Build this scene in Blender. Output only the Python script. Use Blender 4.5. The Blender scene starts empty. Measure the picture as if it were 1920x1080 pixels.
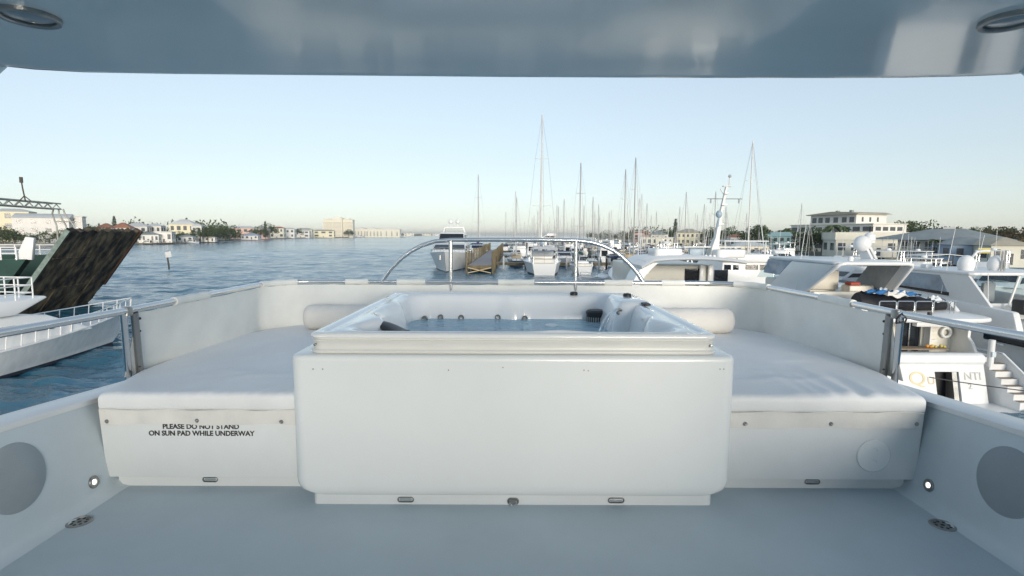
import bpy, bmesh, math, random
from mathutils import Vector, Matrix, Euler
R = math.radians
sc = bpy.context.scene
random.seed(7)

# ------------------------------------------------------------------ camera
F, PITCH, ROLL, CZ = 1000.0, math.atan(99/1000), R(0.22), 6.5
cam_d = bpy.data.cameras.new("camera"); cam = bpy.data.objects.new("camera", cam_d)
sc.collection.objects.link(cam)
cam_d.sensor_width = 36; cam_d.lens = 36*F/1920
cam_d.clip_start = 0.05; cam_d.clip_end = 60000
cam.matrix_world = Matrix.Translation((0, 0, CZ)) @ Matrix.Rotation(R(90)-PITCH, 4, 'X') @ Matrix.Rotation(ROLL, 4, 'Z')
sc.camera = cam
# ------------------------------------------------------------------ sky, sun, exposure
SUN_EL, SUN_AZ = R(8), R(164)          # low sun behind the camera, a little to the right
w = bpy.data.worlds.new("World"); sc.world = w; w.use_nodes = True
wn, wl = w.node_tree.nodes, w.node_tree.links
wn.clear()
sky = wn.new("ShaderNodeTexSky"); sky.sky_type = 'NISHITA'; sky.sun_disc = False
sky.sun_elevation = SUN_EL; sky.sun_rotation = SUN_AZ
sky.air_density = 1.0; sky.dust_density = 0.4; sky.ozone_density = 1.5; sky.altitude = 0
bg = wn.new("ShaderNodeBackground"); bg.inputs[1].default_value = 0.15
wo = wn.new("ShaderNodeOutputWorld")
wb = wn.new("ShaderNodeMix"); wb.data_type = 'RGBA'; wb.blend_type = 'MULTIPLY'; wb.inputs[0].default_value = 1
wb.inputs[7].default_value = (0.91, 1.0, 1.10, 1)      # cool white balance of the photograph
hs = wn.new("ShaderNodeHueSaturation"); hs.inputs["Saturation"].default_value = 0.6
gm = wn.new("ShaderNodeGamma"); gm.inputs[1].default_value = 0.55
wl.new(sky.outputs[0], gm.inputs[0]); wl.new(gm.outputs[0], hs.inputs["Color"]); wl.new(hs.outputs[0], wb.inputs[6]); wl.new(wb.outputs[2], bg.inputs[0]); wl.new(bg.outputs[0], wo.inputs[0])
sun_d = bpy.data.lights.new("sun", 'SUN'); sun_d.energy = 1.3; sun_d.angle = R(22); sun_d.color = (1, 0.90, 0.76)
sun = bpy.data.objects.new("sun", sun_d); sc.collection.objects.link(sun)
sd = Vector((math.sin(SUN_AZ)*math.cos(SUN_EL), math.cos(SUN_AZ)*math.cos(SUN_EL), math.sin(SUN_EL)))
sun.rotation_euler = sd.to_track_quat('Z', 'Y').to_euler()
sun.location = (0, -40, 60)
sc.view_settings.view_transform = 'Standard'; sc.view_settings.look = 'None'
sc.view_settings.exposure = 1.4; sc.view_settings.gamma = 1

# ------------------------------------------------------------------ pixel -> place helpers
cp, sp, cr, sr = math.cos(PITCH), math.sin(PITCH), math.cos(ROLL), math.sin(ROLL)
def ray(u, v):
    x, y = (u-960)/F, (540-v)/F
    x, y = x*cr - y*sr, x*sr + y*cr
    return Vector((x, cp + y*sp, -sp + y*cp))
def onY(u, v, Y): d = ray(u, v); return Vector((0, 0, CZ)) + d*(Y/d.y)
def onZ(u, v, Z): d = ray(u, v); return Vector((0, 0, CZ)) + d*((Z-CZ)/d.z)
def onX(u, v, X): d = ray(u, v); return Vector((0, 0, CZ)) + d*(X/d.x)

# ------------------------------------------------------------------ materials
M = {}
def mat(name, col, rough=0.5, metal=0.0, var=0.06, vscale=3.0, bump=0.0, bscale=60.0, coat=0.0, rvar=0.08, spec=None, emit=None, col2=None, stretch=None):
    m = bpy.data.materials.new(name); m.use_nodes = True
    n, l = m.node_tree.nodes, m.node_tree.links
    b = n["Principled BSDF"]
    geo = n.new("ShaderNodeTexCoord"); src = geo.outputs["Object"]
    if stretch:
        mp = n.new("ShaderNodeMapping"); mp.inputs["Scale"].default_value = stretch; l.new(src, mp.inputs[0]); src = mp.outputs[0]
    nz = n.new("ShaderNodeTexNoise"); nz.inputs["Scale"].default_value = vscale; nz.inputs["Detail"].default_value = 5
    nz.inputs["Roughness"].default_value = 0.62
    l.new(src, nz.inputs["Vector"])
    rp = n.new("ShaderNodeValToRGB"); rp.color_ramp.elements[0].position = 0.3; rp.color_ramp.elements[1].position = 0.72
    c2 = col2 if col2 else tuple(c*(1-2*var) for c in col)
    rp.color_ramp.elements[0].color = (*c2, 1); rp.color_ramp.elements[1].color = (*(min(1, c*(1+(0 if col2 else var))) for c in col), 1)
    l.new(nz.outputs[0], rp.inputs[0]); l.new(rp.outputs[0], b.inputs["Base Color"])
    mr = n.new("ShaderNodeMapRange"); mr.inputs[3].default_value = max(0.01, rough-rvar*rough*2); mr.inputs[4].default_value = min(1, rough+rvar*rough*4)
    l.new(nz.outputs[0], mr.inputs[0]); l.new(mr.outputs[0], b.inputs["Roughness"])
    b.inputs["Metallic"].default_value = metal
    b.inputs["Coat Weight"].default_value = coat; b.inputs["Coat Roughness"].default_value = 0.05
    if spec is not None: b.inputs["Specular IOR Level"].default_value = spec
    if emit:
        b.inputs["Emission Color"].default_value = (*emit[:3], 1); b.inputs["Emission Strength"].default_value = emit[3]
    if bump:
        bn = n.new("ShaderNodeTexNoise"); bn.inputs["Scale"].default_value = bscale; bn.inputs["Detail"].default_value = 3
        l.new(src, bn.inputs["Vector"])
        bp = n.new("ShaderNodeBump"); bp.inputs["Strength"].default_value = bump; bp.inputs["Distance"].default_value = 0.02
        l.new(bn.outputs[0], bp.inputs["Height"]); l.new(bp.outputs[0], b.inputs["Normal"])
    M[name] = m
    return m
def glassy(name, tint, keep=0.75, body=None, bodyf=0.0, bump=0.0, bscale=6.0, rough=0.02, ior=1.45, top=1.0):
    """see-through pane or water film: tinted transparency + fresnel gloss (+ some body colour)"""
    m = bpy.data.materials.new(name); m.use_nodes = True
    n, l = m.node_tree.nodes, m.node_tree.links; n.clear()
    tr = n.new("ShaderNodeBsdfTransparent"); tr.inputs[0].default_value = (*(c*keep for c in tint), 1)
    gl = n.new("ShaderNodeBsdfGlossy"); gl.inputs["Roughness"].default_value = rough
    lw = n.new("ShaderNodeLayerWeight"); lw.inputs[0].default_value = 0.5
    pw = n.new("ShaderNodeMath"); pw.operation = 'POWER'; pw.inputs[1].default_value = 5; l.new(lw.outputs["Facing"], pw.inputs[0])
    fr = n.new("ShaderNodeMath"); fr.operation = 'MULTIPLY_ADD'; fr.inputs[1].default_value = 0.9*top; fr.inputs[2].default_value = ((ior-1)/(ior+1))**2; l.new(pw.outputs[0], fr.inputs[0])
    mx = n.new("ShaderNodeMixShader"); out = n.new("ShaderNodeOutputMaterial"); base = tr.outputs[0]
    if body:
        df = n.new("ShaderNodeBsdfDiffuse"); df.inputs[0].default_value = (*body, 1)
        m2 = n.new("ShaderNodeMixShader"); m2.inputs[0].default_value = bodyf
        l.new(tr.outputs[0], m2.inputs[1]); l.new(df.outputs[0], m2.inputs[2]); base = m2.outputs[0]
    if bump:
        tc = n.new("ShaderNodeTexCoord"); bn = n.new("ShaderNodeTexNoise"); bn.inputs["Scale"].default_value = bscale; bn.inputs["Detail"].default_value = 4
        l.new(tc.outputs["Object"], bn.inputs["Vector"])
        bp = n.new("ShaderNodeBump"); bp.inputs["Strength"].default_value = bump; bp.inputs["Distance"].default_value = 0.05
        l.new(bn.outputs[0], bp.inputs["Height"]); l.new(bp.outputs[0], gl.inputs["Normal"]); l.new(bp.outputs[0], lw.inputs["Normal"])
    l.new(fr.outputs[0], mx.inputs[0]); l.new(base, mx.inputs[1]); l.new(gl.outputs[0], mx.inputs[2]); l.new(mx.outputs[0], out.inputs[0])
    M[name] = m
    return m

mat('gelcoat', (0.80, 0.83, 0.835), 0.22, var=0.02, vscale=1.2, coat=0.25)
mat('gelcoat_bench', (0.77, 0.80, 0.81), 0.3, var=0.03, vscale=1.6, coat=0.15)
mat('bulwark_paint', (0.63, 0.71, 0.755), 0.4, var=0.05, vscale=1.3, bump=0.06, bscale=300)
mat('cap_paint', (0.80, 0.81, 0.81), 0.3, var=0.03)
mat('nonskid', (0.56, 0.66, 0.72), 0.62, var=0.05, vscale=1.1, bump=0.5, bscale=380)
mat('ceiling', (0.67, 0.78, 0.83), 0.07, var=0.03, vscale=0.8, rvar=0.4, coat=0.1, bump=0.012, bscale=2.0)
mat('canvas', (0.85, 0.845, 0.80), 0.85, var=0.05, vscale=2.2, bump=0.15, bscale=260)
mat('vinyl', (0.80, 0.815, 0.82), 0.5, var=0.03, vscale=2.5, bump=0.10, bscale=45)
mat('flap', (0.76, 0.75, 0.72), 0.55, var=0.05, vscale=3, bump=0.08, bscale=60)
mat('bolster', (0.77, 0.74, 0.69), 0.8, var=0.04, bump=0.2, bscale=150)
mat('steel', (0.72, 0.72, 0.71), 0.16, metal=1, var=0.05)
mat('dull_steel', (0.38, 0.38, 0.37), 0.35, metal=1, var=0.12)
mat('acrylic', (0.82, 0.83, 0.83), 0.12, var=0.015, coat=0.4)
mat('band', (0.73, 0.735, 0.71), 0.35, var=0.03, vscale=4, stretch=(1, 1, 8))
mat('black_plastic', (0.02, 0.021, 0.024), 0.4)
mat('grey_grille', (0.40, 0.46, 0.50), 0.6, var=0.05, bump=0.5, bscale=500)
mat('lettering', (0.02, 0.022, 0.025), 0.6)
mat('lens_lit', (0.9, 0.9, 0.9), 0.3, emit=(1, 0.97, 0.9, 1.2))
mat('lens_off', (0.30, 0.36, 0.40), 0.15)
mat('stain', (0.30, 0.24, 0.18), 0.7, var=0.2)
glassy('tub_water', (0.72, 0.90, 0.97), 0.85, body=(0.45, 0.68, 0.82), bodyf=0.62, bump=0.9, bscale=6, ior=1.2, top=0.6)
glassy('spout_water', (0.9, 0.96, 1.0), 0.95, body=(0.8, 0.87, 0.92), bodyf=0.4, ior=1.33)
mat('boat_white', (0.80, 0.80, 0.79), 0.28, var=0.03, vscale=0.7, coat=0.15)
mat('boat_cream', (0.76, 0.73, 0.65), 0.35, var=0.04, vscale=0.8)
mat('boat_navy', (0.02, 0.035, 0.075), 0.25, coat=0.3)
mat('boat_bluegrey', (0.33, 0.43, 0.52), 0.4, var=0.06)
mat('boat_green', (0.012, 0.055, 0.042), 0.5, var=0.2, vscale=0.6)
mat('hull_stain', (0.80, 0.80, 0.785), 0.4, var=0.07, vscale=1.0, stretch=(3, 3, 0.6))
mat('boot', (0.03, 0.035, 0.05), 0.5)
mat('dark_glass', (0.012, 0.016, 0.022), 0.06, spec=0.6)
mat('blue_glass', (0.34, 0.43, 0.53), 0.08, var=0.2, vscale=0.8, spec=0.6)
glassy('clear_glass', (0.88, 0.95, 0.96), 0.95)
mat('teak', (0.30, 0.24, 0.18), 0.6, var=0.2, vscale=4, stretch=(1, 8, 1))
mat('tan_canvas', (0.60, 0.46, 0.28), 0.85, var=0.06)
mat('navy_canvas', (0.025, 0.045, 0.13), 0.85, var=0.15)
mat('green_canvas', (0.03, 0.13, 0.10), 0.85, var=0.15)
mat('grey_canvas', (0.42, 0.45, 0.48), 0.85, var=0.08)
mat('white_canvas', (0.76, 0.76, 0.74), 0.85, var=0.05)
mat('black_cover', (0.012, 0.012, 0.016), 0.6, var=0.2, bump=0.3, bscale=6)
mat('blue_towel', (0.05, 0.22, 0.50), 0.9, var=0.15)
mat('red_cushion', (0.45, 0.09, 0.06), 0.8)
mat('alu_mast', (0.46, 0.46, 0.45), 0.4, metal=0.35, var=0.1)
mat('white_mast', (0.74, 0.73, 0.70), 0.4)
mat('wire', (0.22, 0.22, 0.22), 0.5, metal=0.3)
mat('dome', (0.80, 0.80, 0.79), 0.35, var=0.02)
mat('gold', (0.55, 0.46, 0.30), 0.4, metal=0.4)
mat('orange', (0.75, 0.32, 0.04), 0.6)
mat('rope', (0.06, 0.055, 0.06), 0.9)
mat('dock_wood', (0.19, 0.155, 0.09), 0.85, var=0.25, vscale=2.5, stretch=(1, 1, 0.3))
mat('dock_deck', (0.34, 0.32, 0.33), 0.85, var=0.12, vscale=3)
mat('pile_white', (0.72, 0.72, 0.70), 0.6)
mat('pile_dark', (0.10, 0.085, 0.07), 0.9, var=0.3)
mat('rust', (0.23, 0.165, 0.095), 0.85, vscale=1.1, bump=1.0, bscale=2.6, col2=(0.007, 0.004, 0.004), stretch=(1.0, 1.3, 0.5))
for nd in M['rust'].node_tree.nodes:
    if nd.type == 'VALTORGB': nd.color_ramp.elements[0].position = 0.40; nd.color_ramp.elements[1].position = 0.66
mat('rust_edge', (0.14, 0.07, 0.04), 0.85, vscale=1.5, col2=(0.05, 0.025, 0.018), bump=0.4, bscale=5)
mat('green_grey', (0.20, 0.26, 0.23), 0.6, var=0.2)
mat('girder', (0.48, 0.48, 0.43), 0.6, var=0.25, vscale=2)
mat('wall_cream', (0.78, 0.74, 0.62), 0.85, var=0.05, vscale=0.3)
mat('wall_white', (0.78, 0.76, 0.72), 0.85, var=0.05, vscale=0.3)
mat('wall_yellow', (0.78, 0.72, 0.52), 0.85, var=0.05, vscale=0.3)
mat('wall_pink', (0.68, 0.47, 0.40), 0.85, var=0.05, vscale=0.3)
mat('wall_blue', (0.40, 0.48, 0.58), 0.85, var=0.06, vscale=0.3)
mat('wall_teal', (0.32, 0.48, 0.47), 0.85, var=0.06, vscale=0.3)
mat('roof_grey', (0.30, 0.33, 0.33), 0.8, var=0.1, vscale=0.5)
mat('roof_red', (0.40, 0.17, 0.10), 0.85, var=0.12, vscale=0.6)
mat('roof_white', (0.70, 0.69, 0.66), 0.8, var=0.06, vscale=0.4)
mat('roof_tan', (0.48, 0.43, 0.33), 0.85, var=0.1, vscale=0.4)
mat('window', (0.10, 0.11, 0.12), 0.15, var=0.2)
mat('sign_yellow', (0.62, 0.50, 0.12), 0.6)
mat('trunk', (0.14, 0.11, 0.085), 0.9, var=0.25)
mat('leaf_a', (0.045, 0.085, 0.03), 0.8, var=0.2, vscale=0.4)
mat('leaf_b', (0.085, 0.115, 0.042), 0.8, var=0.2, vscale=0.4)
mat('leaf_dry', (0.17, 0.12, 0.065), 0.85, var=0.2, vscale=0.4)
mat('leaf_pine', (0.035, 0.06, 0.04), 0.85, var=0.2)
mat('land', (0.30, 0.27, 0.20), 0.95, var=0.15, vscale=0.05)
mat('seawall', (0.40, 0.37, 0.32), 0.9, var=0.15, vscale=0.3)

def sea_mat():
    m = bpy.data.materials.new('sea'); m.use_nodes = True
    n, l = m.node_tree.nodes, m.node_tree.links; b = n["Principled BSDF"]
    geo = n.new("ShaderNodeNewGeometry")
    def noise(scale, det, sx, sy, rot):
        mp = n.new("ShaderNodeMapping"); mp.inputs["Scale"].default_value = (sx, sy, 1); mp.inputs["Rotation"].default_value = (0, 0, R(rot))
        l.new(geo.outputs["Position"], mp.inputs[0])
        t = n.new("ShaderNodeTexNoise"); t.inputs["Scale"].default_value = scale; t.inputs["Detail"].default_value = det; t.inputs["Roughness"].default_value = 0.55
        l.new(mp.outputs[0], t.inputs["Vector"]); return t.outputs[0]
    gust = noise(0.012, 3, 0.35, 1.0, 8)
    gr_ = n.new("ShaderNodeMapRange"); gr_.inputs[1].default_value = 0.35; gr_.inputs[2].default_value = 0.68; gr_.inputs[3].default_value = 0.45; gr_.inputs[4].default_value = 1.25; l.new(gust, gr_.inputs[0])
    h = None
    for s, det, sx, sy, rot, amp in ((0.10, 3, 0.45, 1.3, 6, 1.6), (0.30, 4, 0.5, 1.5, 12, 0.9), (0.9, 4, 0.55, 1.5, -9, 0.42), (3.2, 3, 0.8, 1.3, 20, 0.10)):
        k = n.new("ShaderNodeMath"); k.operation = 'MULTIPLY'; k.inputs[1].default_value = amp; l.new(noise(s, det, sx, sy, rot), k.inputs[0])
        if h is None: h = k.outputs[0]
        else:
            a = n.new("ShaderNodeMath"); a.operation = 'ADD'; l.new(h, a.inputs[0]); l.new(k.outputs[0], a.inputs[1]); h = a.outputs[0]
    bp = n.new("ShaderNodeBump"); bp.inputs["Strength"].default_value = 1.0; bp.inputs["Distance"].default_value = 0.5
    gx = n.new("ShaderNodeMath"); gx.operation = "MULTIPLY"; l.new(h, gx.inputs[0]); l.new(gr_.outputs[0], gx.inputs[1])
    l.new(gx.outputs[0], bp.inputs["Height"]); l.new(bp.outputs[0], b.inputs["Normal"])
    rp = n.new("ShaderNodeValToRGB"); rp.color_ramp.elements[0].position = 0.35; rp.color_ramp.elements[1].position = 0.7
    rp.color_ramp.elements[0].color = (0.026, 0.12, 0.19, 1); rp.color_ramp.elements[1].color = (0.04, 0.165, 0.245, 1)
    l.new(noise(0.02, 3, 0.4, 1.6, 5), rp.inputs[0]); l.new(rp.outputs[0], b.inputs["Base Color"])
    b.inputs["Roughness"].default_value = 0.12; b.inputs["Specular IOR Level"].default_value = 0.85; b.inputs["IOR"].default_value = 1.33
    M['sea'] = m
sea_mat()

# ------------------------------------------------------------------ mesh building
C = sc.collection
def rootloc(o):
    while o.parent: o = o.parent
    return Vector(o.location)
class MB:
    """collects shapes; build() links them as ONE mesh object"""
    def __init__(s): s.v = []; s.f = []; s.m = []
    def add(s, vs, fs, mi=0):
        o = len(s.v); s.v += [tuple(p) for p in vs]; s.f += [tuple(i+o for i in f) for f in fs]; s.m += [mi]*len(fs); return s
    def box(s, c, d, rot=None, mi=0):
        vs = [Vector((x*d[0]/2, y*d[1]/2, z*d[2]/2)) for x in (-1, 1) for y in (-1, 1) for z in (-1, 1)]
        if rot:
            q = Euler(rot).to_matrix(); vs = [q @ p for p in vs]
        return s.add([p + Vector(c) for p in vs], [(0, 1, 3, 2), (4, 6, 7, 5), (0, 4, 5, 1), (2, 3, 7, 6), (0, 2, 6, 4), (1, 5, 7, 3)], mi)
    def bx(s, x0, x1, y0, y1, z0, z1, mi=0): return s.box(((x0+x1)/2, (y0+y1)/2, (z0+z1)/2), (x1-x0, y1-y0, z1-z0), mi=mi)
    def loft(s, rings, closed=True, caps=True, mi=0):
        n = len(rings[0]); vs = [p for r in rings for p in r]; fs = []
        for i in range(len(rings)-1):
            for j in range(n if closed else n-1):
                k = (j+1) % n; fs.append((i*n+j, i*n+k, (i+1)*n+k, (i+1)*n+j))
        if caps:
            fs.append(tuple(range(n-1, -1, -1))); fs.append(tuple(range((len(rings)-1)*n, len(rings)*n)))
        return s.add(vs, fs, mi)
    def tube(s, pts, r, n=8, caps=True, mi=0, closed=False):
        pts = [Vector(p) for p in pts]; rs = r if isinstance(r, (list, tuple)) else [r]*len(pts); rings = []; up = None
        for i, p in enumerate(pts):
            a = pts[(i-1) % len(pts)] if closed else pts[max(i-1, 0)]
            b = pts[(i+1) % len(pts)] if closed else pts[min(i+1, len(pts)-1)]
            t = (b-a).normalized()
            if up is None: up = Vector((0, 0, 1)) if abs(t.z) < 0.9 else Vector((1, 0, 0))
            x = t.cross(up).normalized(); up = x.cross(t).normalized()
            rings.append([p + (x*math.cos(2*math.pi*k/n) + up*math.sin(2*math.pi*k/n))*rs[i] for k in range(n)])
        if closed: rings.append(rings[0]); caps = False
        return s.loft(rings, True, caps, mi)
    def prism(s, poly, a0, a1, plane='yz', mi=0):
        """polygon in a plane, extruded along the remaining axis from a0 to a1"""
        def put(p, a): return {'yz': (a, p[0], p[1]), 'xz': (p[0], a, p[1]), 'xy': (p[0], p[1], a)}[plane]
        n = len(poly)
        return s.add([put(p, a0) for p in poly] + [put(p, a1) for p in poly],
                     [tuple(range(n)), tuple(range(2*n-1, n-1, -1))] + [(i, i+n, (i+1) % n + n, (i+1) % n) for i in range(n)], mi)
    def lathe(s, prof, c, n=16, axis='z', mi=0):
        rings = []
        for r, h in prof:
            ring = []
            for k in range(n):
                a = 2*math.pi*k/n; x, y = r*math.cos(a), r*math.sin(a)
                ring.append(Vector(c) + Vector({'z': (x, y, h), 'y': (x, h, y), 'x': (h, x, y)}[axis]))
            rings.append(ring)
        return s.loft(rings, True, True, mi)
    def ball(s, c, r, n=14, sz=1.0, mi=0):
        return s.lathe([(max(1e-3, r*math.sin(math.pi*i/10)), -r*sz*math.cos(math.pi*i/10)) for i in range(11)], c, n, mi=mi)
    def quad(s, a, b, c, d, mi=0): return s.add([a, b, c, d], [(0, 1, 2, 3)], mi)
    def build(s, name, mats, parent=None, bevel=0, smooth=35, seg=2):
        me = bpy.data.meshes.new(name)
        off = rootloc(parent) if parent else Vector((0, 0, 0))
        me.from_pydata([tuple(Vector(p)-off) for p in s.v], [], s.f)
        if not isinstance(mats, (list, tuple)): mats = [mats]
        for k in mats: me.materials.append(M[k] if isinstance(k, str) else k)
        me.polygons.foreach_set('material_index', s.m)
        bm = bmesh.new(); bm.from_mesh(me)
        bmesh.ops.remove_doubles(bm, verts=bm.verts, dist=1e-5)
        bmesh.ops.recalc_face_normals(bm, faces=bm.faces)
        if bevel:
            es = [e for e in bm.edges if len(e.link_faces) == 2 and e.calc_face_angle(0) > R(30)]
            bmesh.ops.bevel(bm, geom=es, offset=bevel, segments=seg, affect='EDGES', clamp_overlap=True, profile=0.5)
        bm.to_mesh(me); bm.free()
        if smooth:
            me.polygons.foreach_set('use_smooth', [True]*len(me.polygons)); me.set_sharp_from_angle(angle=R(smooth))
        o = bpy.data.objects.new(name, me); C.objects.link(o)
        if parent: o.parent = parent
        return o
def tag(o, label=None, cat=None, group=None, kind=None):
    if label: o['label'] = label
    if cat: o['category'] = cat
    if group: o['group'] = group
    if kind: o['kind'] = kind
    return o
def thing(name, label, cat, loc=(0, 0, 0), group=None, rz=0):
    o = bpy.data.objects.new(name, None); C.objects.link(o); o.location = loc; o.rotation_euler.z = rz
    o.empty_display_size = 0.2
    return tag(o, label, cat, group)
def copy_tree(o, parent=None):
    c = o.copy(); C.objects.link(c)
    if parent: c.parent = parent
    for ch in list(o.children): copy_tree(ch, c)
    return c
def text(name, body, size, m, parent, loc, rot=(R(90), 0, 0), depth=0.001, sx=1.0, bold=0.0):
    cu = bpy.data.curves.new(name, 'FONT'); cu.body = body; cu.size = size; cu.extrude = depth; cu.align_x = 'CENTER'; cu.align_y = 'CENTER'; cu.offset = bold
    t = bpy.data.objects.new(name, cu); C.objects.link(t)
    bpy.context.view_layer.update()
    me = bpy.data.meshes.new_from_object(t.evaluated_get(bpy.context.evaluated_depsgraph_get()))
    bpy.data.objects.remove(t); bpy.data.curves.remove(cu)
    me.materials.clear(); me.materials.append(M[m])
    me.transform(Matrix.Translation(Vector(loc)-rootloc(parent)) @ Euler(rot).to_matrix().to_4x4() @ Matrix.Diagonal((sx, 1, 1, 1)))
    o = bpy.data.objects.new(name, me); C.objects.link(o); o.parent = parent
    return o
def rrect(cx, cy, hx, hy, r, z, n=6):
    out = []
    for sx, sy, a0 in ((1, 1, 0), (-1, 1, 90), (-1, -1, 180), (1, -1, 270)):
        for k in range(n+1):
            a = R(a0 + 90*k/n); out.append(Vector((cx+sx*(hx-r)+r*math.cos(a), cy+sy*(hy-r)+r*math.sin(a), z)))
    return out
def rrect2(x0, x1, z0, z1, r, n=5, corners=(1, 1, 1, 1)):
    """rounded rectangle outline in 2-D, corners: top-right, top-left, bottom-left, bottom-right"""
    out = []
    for on, cx, cz, a0 in ((corners[0], x1, z1, 0), (corners[1], x0, z1, 90), (corners[2], x0, z0, 180), (corners[3], x1, z0, 270)):
        q = r if on else 1e-4; ex = cx - q if cx == x1 else cx + q; ez = cz - q if cz == z1 else cz + q
        for k in range(n+1):
            a = R(a0+90*k/n); out.append((ex+q*math.cos(a), ez+q*math.sin(a)))
    return out
def lerp(a, b, t): return a + (b-a)*t
exec_parts = []
# ================================================================== FOREGROUND: the flybridge deck we stand on
FL = 4.95
def proj(p):
    x, y, z = p[0], p[1], p[2]-CZ
    a = y*cp - z*sp; b = y*sp + z*cp; x /= a; b /= a
    return 960+F*(x*cr+b*sr), 540-F*(-x*sr+b*cr)
# deck
m = MB(); m.bx(-2.60, 2.60, -3.0, 5.6, FL-0.06, FL)
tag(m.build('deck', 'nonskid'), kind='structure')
# hull of our own yacht below the deck
secs = []
for y, hb, zb in ((5.55, 2.5, 1.6), (3, 2.6, 1.2), (-3, 2.72, 1.0), (-9, 2.6, 1.2), (-14, 1.6, 1.8), (-17, 0.1, 3.0)):
    secs.append([(-hb, y, FL-0.08), (-hb, y, 2.0 if zb < 2 else zb+0.5), (-hb*0.93, y, -0.3), (hb*0.93, y, -0.3), (hb, y, 2.0 if zb < 2 else zb+0.5), (hb, y, FL-0.08)])
yh = thing('own_yacht_hull', 'white hull of the yacht carrying the flybridge deck with the hot tub', 'yacht hull', (0, 0, 0))
MB().loft(secs).build('hull', 'boat_white', yh)

# bulwarks with cap, speaker grille and courtesy light
def bulwark(s, label):
    t = thing('bulwark', label, 'bulwark', (s*2.46, 0, FL), 'bulwarks along the flybridge deck')
    def capz(y): return 5.512 - 0.07*(y-3.2)
    m = MB(); rings = []
    for y in (-3, -1, 0.5, 1.5, 2.4, 3.2, 4.2, 5.2):
        cz = capz(y)
        ins = [(2.36, FL+0.001), (2.405, FL+0.012), (2.435, FL+0.05), (2.445, FL+0.12), (2.515, cz-0.03), (2.515, cz-0.012), (2.64, cz-0.012), (2.66, cz-0.05), (2.66, FL-0.3), (2.36, FL-0.3)]
        rings.append([(s*a, y, b) for a, b in ins])
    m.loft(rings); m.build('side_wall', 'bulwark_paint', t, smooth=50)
    m = MB(); rings = []
    for y in (-3, -1, 0.5, 1.5, 2.4, 3.2, 4.2, 5.2):
        cz = capz(y); rings.append([(s*a, y, b) for a, b in ((2.508, cz-0.032), (2.508, cz-0.006), (2.516, cz), (2.655, cz+0.012), (2.672, cz+0.004), (2.672, cz-0.045), (2.655, cz-0.049), (2.655, cz-0.012), (2.518, cz-0.012), (2.518, cz-0.032))])
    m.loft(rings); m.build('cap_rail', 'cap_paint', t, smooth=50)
    # wall plane between (2.445, FL+.12) and (2.515, ~5.5): normal
    def wx(z): return s*(2.445 + 0.07*(z-FL-0.12)/0.44)
    nrm = Vector((-s, 0, 0.16)).normalized(); up = Vector((s*0.158, 0, 1)).normalized(); fw = Vector((0, 1, 0))
    def disc(c, prof, n=28, mb=None):
        mb = mb or MB(); rings = [[c + nrm*h + (fw*math.cos(2*math.pi*k/n) + up*math.sin(2*math.pi*k/n))*r for k in range(n)] for r, h in prof]
        return mb.loft(rings)
    c = Vector((wx(5.285), 2.555, 5.285))
    disc(c, [(0.172, -0.01), (0.172, 0.003), (0.166, 0.006), (0.02, 0.007), (0.001, 0.007)], 48).build('speaker_grille', 'grey_grille', t)
    c = Vector((wx(5.055)-s*0.002, 2.99, 5.055))
    b = disc(c, [(0.036, -0.02), (0.036, 0.003), (0.032, 0.008), (0.018, 0.006), (0.015, -0.004), (0.001, -0.004)]).build('courtesy_light', 'dull_steel', t)
    disc(c, [(0.013, -0.003), (0.013, 0.002), (0.009, 0.004), (0.001, 0.005)]).build('lens', 'lens_lit', b)
bulwark(-1, 'white side bulwark at the left of the deck with a lit courtesy light')
bulwark(1, 'white side bulwark at the right of the deck with a lit courtesy light')
for s, lab in ((-1, 'round steel floor drain beside the left bulwark'), (1, 'round steel floor drain beside the right bulwark')):
    c = (2.33*s, 2.74, FL)
    t = thing('floor_drain', lab, 'drain', c, 'deck drains')
    MB().lathe([(0.062, -0.01), (0.062, 0.003), (0.058, 0.006), (0.050, 0.006), (0.048, 0.002), (0.001, 0.002)], c, 32).build('rim', 'dull_steel', t)
    m = MB()
    for k in range(8):
        a = k*math.pi/4; m.lathe([(0.008, 0.0022), (0.008, 0.0035), (0.0005, 0.0035)], (c[0]+0.034*math.cos(a), c[1]+0.034*math.sin(a), FL), 10)
    m.lathe([(0.010, 0.0022), (0.010, 0.0035), (0.0005, 0.0035)], c, 10)
    m.build('drain_holes', 'black_plastic', t)

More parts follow.
